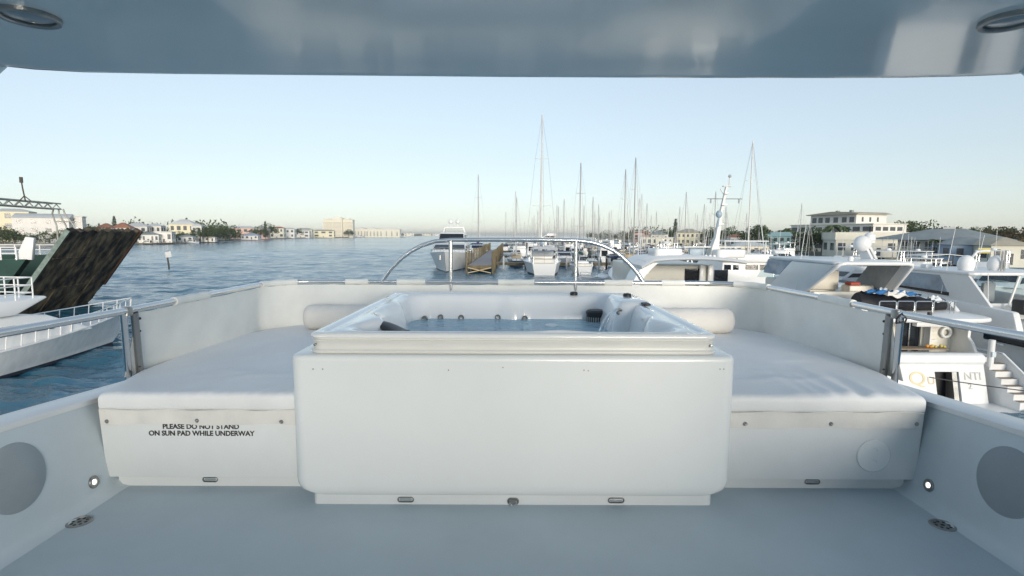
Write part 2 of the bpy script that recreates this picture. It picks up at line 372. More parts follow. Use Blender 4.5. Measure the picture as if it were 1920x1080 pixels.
# ---- sun pad bases (benches) left and right of the tub
def pill(y, cx, cz, hw, hh, prof, mb=None):
    mb = mb or MB()
    return mb.loft([[(p[0], y-h, p[1]) for p in rrect2(cx-hw+q, cx+hw-q, cz-hh+q, cz+hh-q, max(1e-3, min(hw, hh)-q-1e-4), 6)] for q, h in prof])
def light_pill(y, cx, cz, parent, name='step_light'):
    b = pill(y, cx, cz, 0.048, 0.017, [(0, -0.01), (0, 0.004), (0.004, 0.007), (0.007, 0.004), (0.009, -0.002)]).build(name, 'dull_steel', parent)
    pill(y, cx, cz, 0.036, 0.0065, [(0, -0.001), (0, 0.0025), (0.003, 0.004)]).build('lens', 'lens_off', b)
def bench(s, label):
    x0, x1 = (1.14, 2.47)
    t = thing('sun_pad_bench', label, 'bench', (s*1.85, 3.16, FL), 'white benches under the sun pads')
    X = lambda a: s*a
    m = MB(); m.bx(min(X(x0), X(2.425)), max(X(x0), X(2.425)), 3.163, 3.2, FL-0.01, 5.028); m.build('toe_kick', 'gelcoat_bench', t)
    m = MB(); m.prism([(X(x0), 5.028), (X(2.456), 5.028), (X(2.482), 5.452), (X(x0), 5.452)], 3.11, 3.40, 'xz'); m.build('front_panel', 'gelcoat_bench', t, bevel=0.008)
    m = MB(); m.prism([(X(x0), 3.401), (X(2.5), 3.401), (X(2.5), 5.1), (X(2.2), 5.5), (X(x0), 5.5)], 5.0, 5.45, 'xy'); m.build('seat_base', 'gelcoat_bench', t)
    light_pill(3.163, X(1.86), 4.991, t)
    if s > 0:
        c = (2.187, 3.11, 5.183)
        h = MB().lathe([(0.101, 0.012), (0.101, -0.006), (0.097, -0.010), (0.001, -0.010)], c, 40, 'y').build('inspection_hatch', 'gelcoat', t)
        for dz, q in ((0.036, 1), (-0.036, -1)):
            pts = [(c[0]+0.016*math.cos(a), 3.0995, c[2]+dz+0.013*math.sin(a)) for a in [R(-30+10*k) for k in range(17)]]
            MB().tube(pts, 0.0025, 6).build('finger_notch', 'bulwark_paint', h)
    else:
        text('warning_lettering', 'PLEASE DO NOT STAND', 0.0415, 'lettering', t, (-1.868, 3.1085, 5.3465), sx=1.01, bold=0.0011)
        text('warning_lettering', 'ON SUN PAD WHILE UNDERWAY', 0.0425, 'lettering', t, (-1.866, 3.1085, 5.3045), sx=0.98, bold=0.0011)
    return t
bench(-1, 'white bench front left of the hot tub with a black printed warning')
bench(1, 'white bench front right of the hot tub with a round inspection hatch')

# ---- sun pads
wr = []
for (a, b, A, wd) in (((1592, 742), (1500, 693), 0.020, 0.045), ((1556, 742), (1478, 702), 0.016, 0.04), ((1640, 742), (1585, 712), 0.010, 0.04), ((1498, 740), (1420, 700), 0.010, 0.05),
                      ((1530, 742), (1440, 690), 0.008, 0.03), ((1690, 742), (1650, 722), 0.006, 0.03), ((1614, 742), (1540, 696), -0.010, 0.04)):
    wr.append((onZ(*a, 5.545).xy, onZ(*b, 5.545).xy, A, wd))
rnd = random.Random(3)
for k in range(16):
    x = -2.35 + k*0.068 + rnd.uniform(-.02, .02); l = rnd.uniform(0.08, 0.22)
    wr.append((Vector((x, 3.11)), Vector((x+rnd.uniform(.02, .1), 3.11+l)), rnd.uniform(0.003, 0.007), 0.018))
for k in range(10):
    x, y = rnd.uniform(-2.4, -1.4), rnd.uniform(3.4, 4.9); a = rnd.uniform(-.5, .5); L = rnd.uniform(.2, .5)
    wr.append((Vector((x, y)), Vector((x+L*math.cos(a), y+L*math.sin(a))), rnd.uniform(.002, .005), 0.05))
    wr.append((Vector((-x, y)), Vector((-x-L*math.cos(a), y-L*math.sin(a))), rnd.uniform(.002, .006), 0.05))
def wrinkle(x, y):
    p = Vector((x, y)); z = 0
    for a, b, A, wd in wr:
        d = b-a; t = (p-a).dot(d)/d.length_squared
        if t < -0.3 or t > 1.3: continue
        q = a + d*max(0, min(1, t)); dist = (p-q).length/wd
        if dist < 3: z += A*math.exp(-dist*dist)*(1-0.75*max(0, min(1, t)))
    return z
def pad(s, label):
    t = thing('sun_pad', label, 'cushion', (s*1.85, 3.5, 5.45), 'sun pads beside the hot tub')
    prof = [(3.40, 5.452), (3.105, 5.452), (3.090, 5.458), (3.085, 5.475), (3.083, 5.52), (3.086, 5.540), (3.097, 5.551), (3.118, 5.556)]
    ys = [3.125 + 0.022*k for k in range(1, 40)] + [3.983 + 0.055*k for k in range(1, 29)]
    rows = []; n = 96
    for i, (y, z) in enumerate(prof + [(y, 5.556) for y in ys]):
        outer = min(2.60, 2.458+0.25*max(0, y-3.10))
        if y > 4.7: outer = 2.60 - 0.36*((y-4.7)/0.82)**2.2
        row = []
        for k in range(n+1):
            f = k/n; x = lerp(1.15, outer, f)*s
            edge = max(0, 1-min(f, 1-f)/0.035)
            zz = z - (0.012*edge**2 if i >= 4 else 0)
            if i >= 5: zz += wrinkle(x, y) + 0.004*math.sin(x*5+y*3)*math.sin(y*4.1)
            yy = y
            if 1 < i < 8: yy += 0.004*math.sin(x*9+s) + 0.003*math.sin(x*23)
            row.append((x, yy, zz))
        rows.append(row)
    MB().loft(rows, closed=False, caps=False).build('cushion', 'vinyl', t, smooth=80)
    # piping seam under the boxing
    m = MB(); m.tube([(s*lerp(1.15, 2.455, k/40), 3.083+0.003*math.sin(k), 5.456+0.004*math.sin(k*0.55+s)) for k in range(41)], 0.004, 6); m.build('piping', 'flap', t)
    rows = []
    for j in range(7):
        z = lerp(5.454, 5.365 if s < 0 else 5.358, j/6)
        rows.append([(s*lerp(1.16, 2.462-0.004*(j/6), k/60), 3.094+0.004*math.sin(k*0.5+j*0.3)*(j/6) + 0.002*math.sin(k*1.3), z + 0.005*math.sin(k*0.21+1.3*s)*(j/6)) for k in range(61)])
    rows += [[(p[0], p[1]+0.006, p[2]+0.0005) for p in r] for r in reversed(rows)]
    MB().loft(rows, closed=False, caps=False).build('flap', 'flap', t, smooth=80)
    for x, z in (((-2.417, 5.384), (-1.878, 5.391), (-1.375, 5.385)) if s < 0 else ((1.397, 5.383), (1.91, 5.385), (2.42, 5.387))):
        MB().lathe([(0.012, 0.004), (0.012, -0.004), (0.008, -0.009), (0.006, -0.010), (0.001, -0.008)], (x, 3.092, z), 14, 'y').build('snap', 'dull_steel', t)
pad(-1, 'white vinyl sun pad on the bench left of the hot tub')
pad(1, 'white vinyl sun pad with deep wrinkles right of the hot tub')
for s, x0, x1, y, lab in ((-1, -2.09, -1.2, 5.30, 'cream bolster pillow left behind the hot tub'), (1, 1.2, 2.17, 5.16, 'cream bolster pillow right behind the hot tub')):
    b = MB(); rings = []; N = 26; r0 = 0.128
    for i in range(31):
        f = i/30; x = lerp(x0, x1, f); d = min(f, 1-f)*(x1-x0)
        r = r0*(1 - max(0, 1-d/0.09)**2.4)**0.5 if d < 0.09 else r0
        rings.append([(x, y + max(r, .004)*math.cos(2*math.pi*k/N), 5.552+r0*0.97 + max(r, .004)*math.sin(2*math.pi*k/N)*(0.97) + 0.003*math.sin(i*1.7+k)) for k in range(N)])
    tag(b.loft(rings).build('bolster', 'bolster', smooth=70), lab, 'pillow', 'bolsters behind the hot tub')

# ---- handrail with posts, and the canvas weather cloth laced below it
def railpath():
    pts = [Vector((-2.72, -2.6, 6.02)), Vector((-2.66, 0.5, 6.01)), Vector((-2.575, 2.64, 6.0)), Vector((-2.52, 3.44, 6.0)), Vector((-2.52, 4.3, 6.0))]
    for k in range(13):
        a = R(180 - 90*k/12); pts.append(Vector((-2.08+0.44*math.cos(a), 5.23+0.44*math.sin(a), 6.0)))
    pts += [Vector((x, 5.67, 6.0)) for x in (-1.5, -0.8, 0, 0.8, 1.5)]
    for k in range(13):
        a = R(90 - 83*k/12); pts.append(Vector((2.02+0.5*math.cos(a), 5.17+0.5*math.sin(a), 6.0)))
    pts += [Vector((2.545, 4.3, 6.0)), Vector((2.53, 3.42, 6.0)), Vector((2.595, 2.67, 6.0)), Vector((2.68, 0.5, 6.01)), Vector((2.74, -2.6, 6.02))]
    return pts
rp_ = railpath()
def resample(pts, step):
    out = [pts[0].copy()]
    for a, b in zip(pts, pts[1:]):
        n = max(1, round((b-a).length/step))
        out += [a.lerp(b, k/n) for k in range(1, n+1)]
    return out
t = thing('handrail', 'stainless steel handrail running round the flybridge above the canvas', 'handrail', (0, 5.67, 5.5))
MB().tube(resample(rp_, 0.25), 0.0235, 14).build('top_rail', 'steel', t, smooth=60)
arch = [(-1.392, 6.0), (-1.30, 6.13), (-1.189, 6.243), (-1.08, 6.325), (-0.961, 6.388), (-0.82, 6.432), (-0.65, 6.447), (-0.3, 6.452), (0, 6.452), (0.35, 6.452), (0.675, 6.448), (0.83, 6.432), (0.958, 6.395), (1.07, 6.345), (1.158, 6.283), (1.25, 6.20), (1.332, 6.11), (1.403, 6.0)]
MB().tube([(x, 5.67, z) for x, z in arch], 0.0225, 14).build('arch_rail', 'steel', t, smooth=60)
for x in (-0.652, 0.677):
    MB().tube([(x, 5.67, 5.5), (x, 5.67, 6.44)], 0.021, 14).build('post', 'steel', t, smooth=60)
for s in (-1, 1):
    MB().tube([(s*2.655, 3.62, 5.47), (s*2.525, 3.43, 5.99)], 0.021, 14).build('post', 'steel', t, smooth=60)
    MB().tube([(s*2.63, 3.70, 5.47), (s*2.525, 3.53, 5.98)], 0.024, 14).build('post', 'dull_steel', t, smooth=60)
    MB().tube([(s*2.66, 0.4, 5.6), (s*2.66, 0.4, 6.0)], 0.021, 14).build('post', 'steel', t, smooth=60)
    MB().lathe([(0.001, 0), (0.032, 0.002), (0.033, 0.05), (0.028, 0.06), (0.001, 0.06)], (s*2.52, 3.46, 5.965), 14).build('clamp', 'dull_steel', t)
t = thing('weather_cloth', 'cream canvas weather cloth laced under the handrail around the sun pads', 'canvas', (0, 5.6, 5.5))
top = [p for p in resample(rp_, 0.06) if p.y > 3.53]
cen = Vector((0, 4.2, 0))
ins, outs = [], []
nr = 9
for j in range(nr):
    f = j/(nr-1); row = []; row2 = []
    for i, p in enumerate(top):
        e = min(i, len(top)-1-i)
        if abs(p.x) > 2.2 and p.y < 5.2: side = Vector((math.copysign(1, p.x), 0, 0))
        elif abs(p.x) < 2.0: side = Vector((0, 1, 0))
        else: side = (Vector((p.x, p.y, 0)) - Vector((math.copysign(2.05, p.x), 5.2, 0))).normalized()
        offb = 0.0
        if abs(side.x) > 0.9: offb = 0.12*f*max(0, min(1, (4.9-p.y)/1.2))
        if side.y > 0.3: offb = -0.14*f*side.y
        q = p + side*(offb + 0.004*math.sin(i*0.9+j*0.4)*math.sin(math.pi*f) + 0.007*math.sin(i*0.23+0.5)*math.sin(math.pi*f) + 0.012*math.exp(-((i % 21)-10)**2/6)*math.sin(math.pi*f)*0.5)
        q.z = lerp(5.972, 5.525, f) - (0.012*math.sin(math.pi*(i % 7)/7) if j == 0 else 0)*0.4
        if e < 2: q.z += 0.0
        row.append(q - side*0.003); row2.append(q + side*0.004)
    ins.append(row); outs.append(row2)
m = MB(); m.loft(ins + outs[::-1], closed=False, caps=False)
expo = [(230, 325), (390, 487), (560, 648), (695, 743), (803, 931), (1003, 1128), (1190, 1238), (1285, 1372), (1443, 1537), (1602, 1705)]
run = []
for p in resample(rp_, 0.03):
    u = proj(p)[0] if p.y > 3.4 else -1
    cov = p.y > 3.5 and not any(a <= u <= b for a, b in expo)
    if cov: run.append(p)
    if (not cov or p is rp_[-1]) and run:
        if len(run) > 2:
            rr = [0.031 + 0.002*math.sin(k*1.1) for k in range(len(run))]
            m.tube(run, rr, 14)
        run = []
m.build('cloth', 'canvas', t, smooth=70)
for s in (-1, 1):
    for z in (5.93, 5.84, 5.75, 5.66, 5.58):
        f = (5.97-z)/0.45; c = Vector((s*(2.52+0.10*f), 3.56+0.10*f, z))
        MB().ball(c - Vector((s*0.012, 0, 0)), 0.009, 8).build('lacing_hook', 'black_plastic', t)
for s, pts in ((1, [(2.50, 3.43, 5.94), (2.485, 3.41, 5.97), (2.50, 3.40, 6.0), (2.53, 3.40, 6.02), (2.555, 3.41, 5.99), (2.55, 3.42, 5.95), (2.50, 3.43, 5.94)]),):
    MB().tube(pts, 0.006, 6).build('lashing', 'rope', t)

# ---- hot tub
TX, TY0 = 0.008, 2.905
t = thing('hot_tub', 'white hot tub with a tall cabinet standing in the middle of the deck', 'hot tub', (TX, 4.0, FL))
# cabinet: rounded in elevation (bottom corners) and in plan
m = MB(); rings = []
for z, ins_, in ((5.022, 0.105), (5.026, 0.075), (5.036, 0.045), (5.055, 0.018), (5.08, 0.005), (5.11, 0), (5.4, 0), (5.80, -0.004), (5.818, 0.0), (5.828, 0.008), (5.832, 0.02)):
    yin = 0.0 if z > 5.06 else 0.012*(5.06-z)/0.04
    c = rrect(TX, TY0+1.15, 1.246-ins_, 1.15-(ins_ if z > 5.8 else 0)-yin, 0.075, z, 8)
    rings.append(c)
rings.append(rrect(TX, TY0+1.15, 1.10, 1.02, 0.075, 5.832, 8)); m.loft(rings, caps=False); m.add(rings[0], [tuple(range(len(rings[0])))]); m.build('cabinet', 'gelcoat', t, smooth=50)
m = MB(); m.loft([rrect(TX, TY0+1.16, 1.152-q, 1.12-q, 0.03, z) for z, q in ((FL-0.01, 0), (4.965, 0), (5.0, 0), (5.026, 0))]); m.build('toe_kick', 'gelcoat_bench', t, smooth=50)
cy = 2.945+1.09
m = MB(); rings = []
for z, q in ((5.834, 0.03), (5.834, 0.004), (5.838, -0.004), (5.846, -0.007), (5.853, -0.004), (5.857, 0.004), (5.861, 0.006), (5.900, 0.004), (5.904, 0.0), (5.910, 0.0), (5.914, 0.008), (5.918, 0.010), (5.921, 0.008)):
    rings.append(rrect(TX, cy, 1.146-q, 1.09-q, 0.07, z, 8))
m.loft(rings, caps=False); m.build('rim_band', 'band', t, smooth=50)
m = MB(); rings = []
prof = [(5.920, 0.010), (5.922, -0.002), (5.930, -0.006), (5.940, -0.004), (5.948, 0.006), (5.951, 0.025), (5.951, 0.055), (5.946, 0.066), (5.943, 0.075), (5.943, 0.095), (5.950, 0.105), (5.951, 0.13), (5.946, 0.16), (5.925, 0.18), (5.88, 0.20), (5.78, 0.225), (5.70, 0.24), (5.62, 0.25), (5.5, 0.28), (5.42, 0.34), (5.40, 0.45)]
for i, (z, q) in enumerate(prof):
    g = max(0, min(1, (i-8)/4)); rad = lerp(0.07, 0.19, g); ring = []
    for p in rrect(TX, cy, 1.146-q, 1.09-q, rad, z, 14):
        x, y = p.x, p.y
        ring.append(p)
    # denser straight runs so that the moulded bulges follow smoothly
    dense = []
    for k, p in enumerate(ring):
        n2 = ring[(k+1) % len(ring)]; dense.append(p)
        if (k+1) % 15 == 0: dense += [p.lerp(n2, j/24) for j in range(1, 24)]
    out = []
    for p in dense:
        x, y, zz = p
        if i >= 4 and y < cy: y = cy - (cy-y)*(1.09-0.55*q)/(1.09-q)
        if g > 0 and z > 5.45:
            if x > 0.5:
                x -= g*0.07*math.exp(-((y-3.5)/0.16)**2)
                zz += g*0.0
            if x < -0.5:
                x += g*0.12*math.exp(-((y-3.42)/0.2)**2) + g*0.05*math.exp(-((y-4.3)/0.15)**2)
                if 8 < i < 15: zz += 0.018*math.exp(-((y-3.5)/0.25)**2)*g
            if y > 4.8:
                y += -g*0.05*math.exp(-((p.x+0.0)/0.07)**2)
            if y < 3.3 and 9 < i < 15:
                zz += 0.012*g*math.exp(-((p.x-0.28)/0.12)**2)
        out.append((x, y, zz))
    rings.append(out)
m.loft(rings, caps=False); n0 = len(rings[-1]); m.add(rings[-1], [tuple(range(n0))]); m.build('shell', 'acrylic', t, smooth=55)
m = MB(); m.loft([rrect(TX, cy, 1.146-0.242, 1.09-0.242, 0.26, z, 14) for z in (5.715,)] * 1, caps=False) if False else None
ring = []
for p in rrect(TX, cy, 1.146-0.235, 1.09-0.235, 0.19, 5.728, 14): ring.append(Vector((p.x, cy-(cy-p.y)*1.10 if p.y < cy else p.y, p.z)))
m = MB(); m.add([(TX, cy, 5.728)] + ring, [(0, k+1, (k+1) % len(ring)+1) for k in range(len(ring))]); m.build('tub_water', 'tub_water', t, smooth=0)
# fittings
def yjet(x, z, r=0.027, y=4.888):
    j = MB().lathe([(r, 0.02), (r, -0.006), (r*0.8, -0.012), (r*0.55, -0.006), (r*0.5, 0.004), (0.001, 0.004)], (x, y, z), 18, 'y').build('jet', 'dull_steel', t)
for x, z, y in ((-0.80, 5.735, 4.835), (-0.66, 5.742, 4.885), (-0.47, 5.738, 4.888), (-0.13, 5.742, 4.885), (0.12, 5.736, 4.87)): yjet(x, z, y=y)
f0 = MB().lathe([(0.001, 5.66), (0.085, 5.66), (0.085, 5.79), (0.09, 5.80), (0.09, 5.815), (0.07, 5.83), (0.001, 5.832)], (0.76, 4.79, 0), 28).build('filter', 'black_plastic', t)
m = MB()
for k in range(14):
    a = R(180+180*k/13); m.box((0.76+0.086*math.cos(a), 4.79+0.086*math.sin(a), 5.735), (0.006, 0.01, 0.07), (0, 0, a))
m.build('grille_slats', 'dull_steel', f0)
m = MB(); m.loft([rrect(0.99-dx, 4.52, hx, hy, min(hx, hy)*0.6, z, 8) for z, hx, hy, dx in ((5.55, 0.22, 0.42, 0.03), (5.72, 0.19, 0.38, 0.02), (5.86, 0.155, 0.34, 0.01), (5.94, 0.13, 0.31, 0), (5.968, 0.11, 0.285, 0), (5.976, 0.09, 0.26, 0))]); m.build('console', 'acrylic', t, smooth=60)
for x, y, dz in ((0.579, 4.96, 0), (1.0, 4.60, 0.026)):
    MB().lathe([(0.035, 5.945+dz), (0.036, 5.965+dz), (0.030, 5.975+dz), (0.012, 5.978+dz), (0.001, 5.978+dz)], (x, y, 0), 20).build('valve_cap', 'black_plastic', t)
m = MB(); m.box((1.06, 4.22, 5.962), (0.055, 0.16, 0.016)); m.build('control_panel', 'black_plastic', t, bevel=0.005)
m = MB(); rings = []
for k in range(13):
    f = k/12; x = lerp(-1.0, -0.68, f); y = 3.46-0.16*f+0.05*math.sin(f*3); z = 5.917 - 0.03*f + 0.01*math.sin(f*math.pi)**2; h = 0.012+0.018*math.sin(math.pi*min(1, f*1.1))*(1-f*0.4)
    rings.append([(x + 0.03*math.cos(a), y+0.06*math.cos(a), z + h*math.sin(a)) for a in [2*math.pi*q/12 for q in range(12)]])
m.loft(rings); m.build('headrest', 'black_plastic', t, smooth=60)
MB().lathe([(0.026, 0.05), (0.028, -0.02), (0.018, -0.024), (0.001, -0.01)], (0.86, 4.235, 5.895), 16, 'y').build('spout_nozzle', 'dull_steel', t)
for dy in (-0.03, 0.01, 0.05):
    pts = [(0.85-(0.12+dy)*k/9, 4.215-0.12*k/9*(1 if dy < 0 else .6), 5.905+0.03*math.sin(k/9*2.2)-0.20*(k/9)**2) for k in range(10)]
    MB().tube(pts, [0.006+0.004*k/9 for k in range(10)], 7).build('water_jet', 'spout_water', t)
MB().lathe([(0.06, 0), (0.055, 0.01), (0.04, 0.012), (0.001, 0.012)], (0.34, 4.55, 5.724), 20).build('suction_cover', 'bulwark_paint', t)
for u, v in ((587, 692), (605, 692), (841, 694), (943, 689), (1095, 694), (1103, 695), (1350, 692), (1357, 692)):
    p = onY(u, v, TY0); MB().lathe([(0.0042, 0.003), (0.0042, -0.0012), (0.001, -0.0015)], p, 8, 'y').build('screw', 'dull_steel', t)
for x in (-1.105, 1.12): MB().lathe([(0.007, 0.02), (0.007, -0.003), (0.001, -0.004)], (x, 2.944, 5.885), 10, 'y').build('screw', 'dull_steel', t)
for x in (-0.609, 0.606): light_pill(2.945, x, 4.979, t)
lt = pill(2.945, 0.011, 4.972, 0.034, 0.021, [(0, -0.01), (0, 0.005), (0.005, 0.009), (0.010, 0.005)]).build('access_latch', 'dull_steel', t)
MB().tube([(0.011+0.020*math.cos(a), 2.934, 4.969+0.018*math.sin(a)) for a in [R(180+15*k) for k in range(13)]], 0.004, 6).build('pull_ring', 'steel', lt)
tag(MB().bx(-1.13, 1.145, 5.24, 5.5, 5.3, 5.44).build('aft_shelf', 'gelcoat_bench'), 'white shelf between the hot tub and the aft canvas', 'shelf')

# ---- hardtop overhead
t = thing('hardtop', 'glossy grey white hardtop roof over the deck with recessed lights', 'hardtop', (0, 0, 7.25))
outl = []
HW = 2.42
pts = [(-2.5, -3.0), (-2.5, 2.0), (-2.47, 2.25), (-2.41, 2.42), (-2.33, 2.51), (-2.22, 2.56), (-2.02, 2.60), (-1.6, 2.62), (-0.9, 2.632), (0, 2.648), (0.9, 2.65), (1.5, 2.645), (1.88, 2.634), (2.15, 2.61), (2.33, 2.58), (2.44, 2.52), (2.51, 2.42), (2.545, 2.25), (2.56, 2.0), (2.56, -3.0)]
def inset(p, d): return (p[0]*(1-d/HW), p[1]-d if p[1] > 1.9 else p[1])
m = MB(); rings = []
for z, d in ((7.262, 0.5), (7.258, 0.2), (7.252, 0.06), (7.25, 0.02), (7.254, 0.004), (7.266, 0.0), (7.33, 0.01), (7.37, 0.06), (7.40, 0.25), (7.43, 0.8)):
    rings.append([(*inset(p, d), z) for p in pts])
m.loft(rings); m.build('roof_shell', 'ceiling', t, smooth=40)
for x, y, lab in ((-1.70, 1.956, 0), (1.747, 1.955, 0), (-0.466, 1.70, 0), (0.516, 1.695, 0)):
    zc = 7.252 if abs(x) > 1 else 7.258
    b = MB().lathe([(0.092, zc+0.03), (0.092, zc-0.003), (0.089, zc-0.007), (0.078, zc-0.006), (0.074, zc-0.002), (0.074, zc+0.03)], (x, y, 0), 36).build('ceiling_light', 'dull_steel', t)
    MB().lathe([(0.073, zc+0.006), (0.05, zc+0.0), (0.001, zc-0.002)], (x, y, 0), 28).build('lens', 'lens_off', b)
for s in (-1, 1):
    m = MB(); m.prism([(2.545, 7.268), (2.475, 7.197), (0.42, 5.74), (-0.6, 5.74), (1.0, 7.268)], s*2.302, s*2.37, 'yz'); m.build('support_panel', 'ceiling', t, bevel=0.02)
# helm console block added behind the camera, tall enough to shade the deck
t = thing('helm_shade_block', 'unseen white helm console block added to shade the flybridge deck', 'helm', (0, -2.6, FL))
m = MB(); m.prism([(-2.2, FL), (-2.0, 5.55), (-2.5, 6.0), (-3.0, 6.05), (-3.0, FL)], -2.35, 2.35, 'yz'); m.build('console', 'gelcoat', t, bevel=0.03)

# ================================================================== WATER AND THE NEAR BOATS
import numpy as np
m = MB(); m.add([(-12000, -3000, -0.6), (12000, -3000, -0.6), (12000, 14000, -0.6), (-12000, 14000, -0.6)], [(0, 1, 2, 3)])
tag(m.build('water', 'sea', smooth=0), kind='structure')
def wave_fan():
    """the wind-rippled surface as real waves: one sheet whose cells grow with distance"""
    rs = np.random.RandomState(4); rows = [3.0]
    while rows[-1] < 900: rows.append(rows[-1]*1.0072 + 0.01)
    Y = np.array(rows); th = np.linspace(-1.7, 1.7, 760)
    yy = np.repeat(Y[:, None], len(th), 1); xx = yy*th[None, :]*1.0
    z = np.zeros_like(xx)
    for k in range(54):
        lam = 0.6*1.046**k*rs.uniform(.9, 1.1); a = rs.normal(R(80), 0.45); amp = 0.0108*lam**0.5
        fade = np.clip((lam - 1.7*yy*0.0072)/(lam+1e-6)*1.6, 0, 1)
        z += amp*fade*np.sin(2*np.pi/lam*(xx*np.cos(a)+yy*np.sin(a)) + rs.uniform(0, 6.28))
    g = 0.75 + 0.35*np.sin(xx*0.021+yy*0.013)*np.sin(yy*0.034-xx*0.008+1.0)
    z = z*g; z = z + 0.3*z*np.abs(z)/0.12
    n = len(th); v = np.stack([xx, yy, z], -1).reshape(-1, 3)
    i = np.arange(len(Y)-1)[:, None]*n + np.arange(n-1)[None, :]
    fcs = np.stack([i, i+1, i+n+1, i+n], -1).reshape(-1, 4)
    me = bpy.data.meshes.new('water'); me.vertices.add(len(v)); me.vertices.foreach_set('co', v.astype(np.float32).ravel())
    me.loops.add(fcs.size); me.loops.foreach_set('vertex_index', fcs.astype(np.int32).ravel())
    me.polygons.add(len(fcs)); me.polygons.foreach_set('loop_start', np.arange(0, fcs.size, 4, dtype=np.int32)); me.polygons.foreach_set('use_smooth', np.ones(len(fcs), dtype=bool))
    me.update(calc_edges=True); me.materials.append(M['sea'])
    o = bpy.data.objects.new('water', me); C.objects.link(o); tag(o, kind='structure')
wave_fan()

def hull_parts(root, L, B, h0, h1, tr=0.9, rake=1.2, fine=2.2, mats=('boat_white', 'boot'), ox=0, oy=0, deck='boat_white', n=16, rail=True, stripe=None):
    """hull + deck + rubbing strake; stern at (ox, oy), bow towards +Y"""
    rings, edge = [], []
    for i in range(n+1):
        t_ = i/n; bd = B/2*(tr+(1-tr)*min(1, t_/0.35))*(1-max(0, (t_-.38)/.62)**fine); bd = max(bd, 0.03)
        bw = B/2*0.84*(tr+(1-tr)*min(1, t_/0.35))*(1-max(0, (t_-.28)/.72)**(fine*0.8)); bw = max(bw, 0.015)
        zd = h0+(h1-h0)*t_**1.7; yd, yw = t_*L, t_*(L-rake)
        lv = [(bd, yd, zd)]
        for q in (0.8, 0.55, 0.28): lv.append((lerp(bw, bd, q**1.15), lerp(yw, yd, q), zd*q))
        lv += [(bw*1.0, yw, 0.14), (bw*0.98, yw, -0.02), (bw*0.5, yw, -0.45)]
        rings.append([(ox-a, oy+b, c) for a, b, c in lv] + [(ox+a, oy+b, c) for a, b, c in reversed(lv)])
        edge.append((bd, oy+yd, zd))
    m = MB(); k = len(rings[0])
    vs = [p for r in rings for p in r]; m.v = vs
    for i in range(n):
        for j in range(k-1):
            m.f.append((i*k+j, i*k+j+1, (i+1)*k+j+1, (i+1)*k+j)); m.m.append(1 if 4 <= min(j, k-2-j) else (2 if stripe and min(j, k-2-j) == 0 else 0))
    m.f.append(tuple(range(k))); m.m.append(0)
    m.build('hull', list(mats) + ([stripe] if stripe else []), root, smooth=40)
    m = MB(); vs = []
    for bd, y, z in edge: vs += [(ox-bd*0.985, y, z-0.03), (ox+bd*0.985, y, z-0.03)]
    m.add(vs, [(2*i, 2*i+1, 2*i+3, 2*i+2) for i in range(n)]); m.build('deck', deck, root, smooth=60)
    if rail:
        m = MB()
        for s in (-1, 1): m.tube([(ox+s*bd, y, z) for bd, y, z in edge], 0.05, 6)
        m.build('rub_rail', mats[0], root, smooth=60)
    return edge
def rails(root, edge, ox, t0, t1, h, mname='steel', r=0.02, step=1, sides=(-1, 1), inset=0.93):
    n = len(edge)-1; i0, i1 = int(t0*n), int(t1*n)
    m = MB()
    for s in sides:
        pts = [(ox+s*edge[i][0]*inset, edge[i][1], edge[i][2]+h) for i in range(i0, i1+1)]
        m.tube(pts, r, 6)
        for i in range(i0, i1+1, step): m.tube([(ox+s*edge[i][0]*inset, edge[i][1]-0.08, edge[i][2]), (ox+s*edge[i][0]*inset, edge[i][1], edge[i][2]+h)], r*0.9, 6)
    return m.build('deck_rail', mname, root, smooth=60)
def house(root, name, prof, x0, x1, m_, tumble=0.12, ox=0, oy=0, bevel=0.08):
    """superstructure block: side profile polygon (y, z), sides leaning in towards the top"""
    zs = [p[1] for p in prof]; z0, z1 = min(zs), max(zs); a, b = [], []
    for y, z in prof:
        q = tumble*(z-z0)/max(0.01, z1-z0); a.append((ox+x0+q, oy+y, z)); b.append((ox+x1-q, oy+y, z))
    n = len(prof); mb = MB().add(a+b, [tuple(range(n)), tuple(range(2*n-1, n-1, -1))] + [(i, i+n, (i+1) % n+n, (i+1) % n) for i in range(n)])
    return mb.build(name, m_, root, bevel=bevel, smooth=40)
def whip(root, a, b, r=0.022): MB().tube([a, b], [r, r*0.5], 6).build('antenna', 'white_mast', root)

# ---------------- white sport fishing boat off the left side
P0 = Vector((-25.3, 17.5, 0))
t = thing('sport_fishing_boat', 'white sport fishing boat with railed bow passing the left rail', 'boat', P0)
e = hull_parts(t, 15.2, 4.4, 1.15, 1.95, tr=0.92, rake=1.5, fine=2.0, mats=('hull_stain', 'boot'), ox=P0.x, oy=P0.y, n=22)
rails(t, e, P0.x, 0.35, 1.0, 0.62, 'boat_white', 0.028, 1)
house(t, 'cabin', [(3, 1.1), (3, 2.5), (3.6, 2.75), (7.2, 2.75), (8.6, 2.55), (10.4, 1.75), (11, 1.45)], -1.75, 1.75, 'boat_white', 0.25, P0.x, P0.y, 0.12)
for s in (-1, 1):
    m = MB(); m.prism([(P0.y+4.0, 1.85), (P0.y+4.0, 2.28), (P0.y+7.0, 2.28), (P0.y+8.0, 2.0), (P0.y+8.8, 1.85)], P0.x+s*1.55, P0.x+s*1.68, 'yz'); m.build('window', 'dark_glass', t)
house(t, 'flybridge', [(2.6, 2.74), (2.6, 3.45), (7.6, 3.4), (8.5, 3.5), (8.65, 3.4), (7.0, 2.74)], -1.7, 1.7, 'boat_white', 0.1, P0.x, P0.y, 0.08)
m = MB()
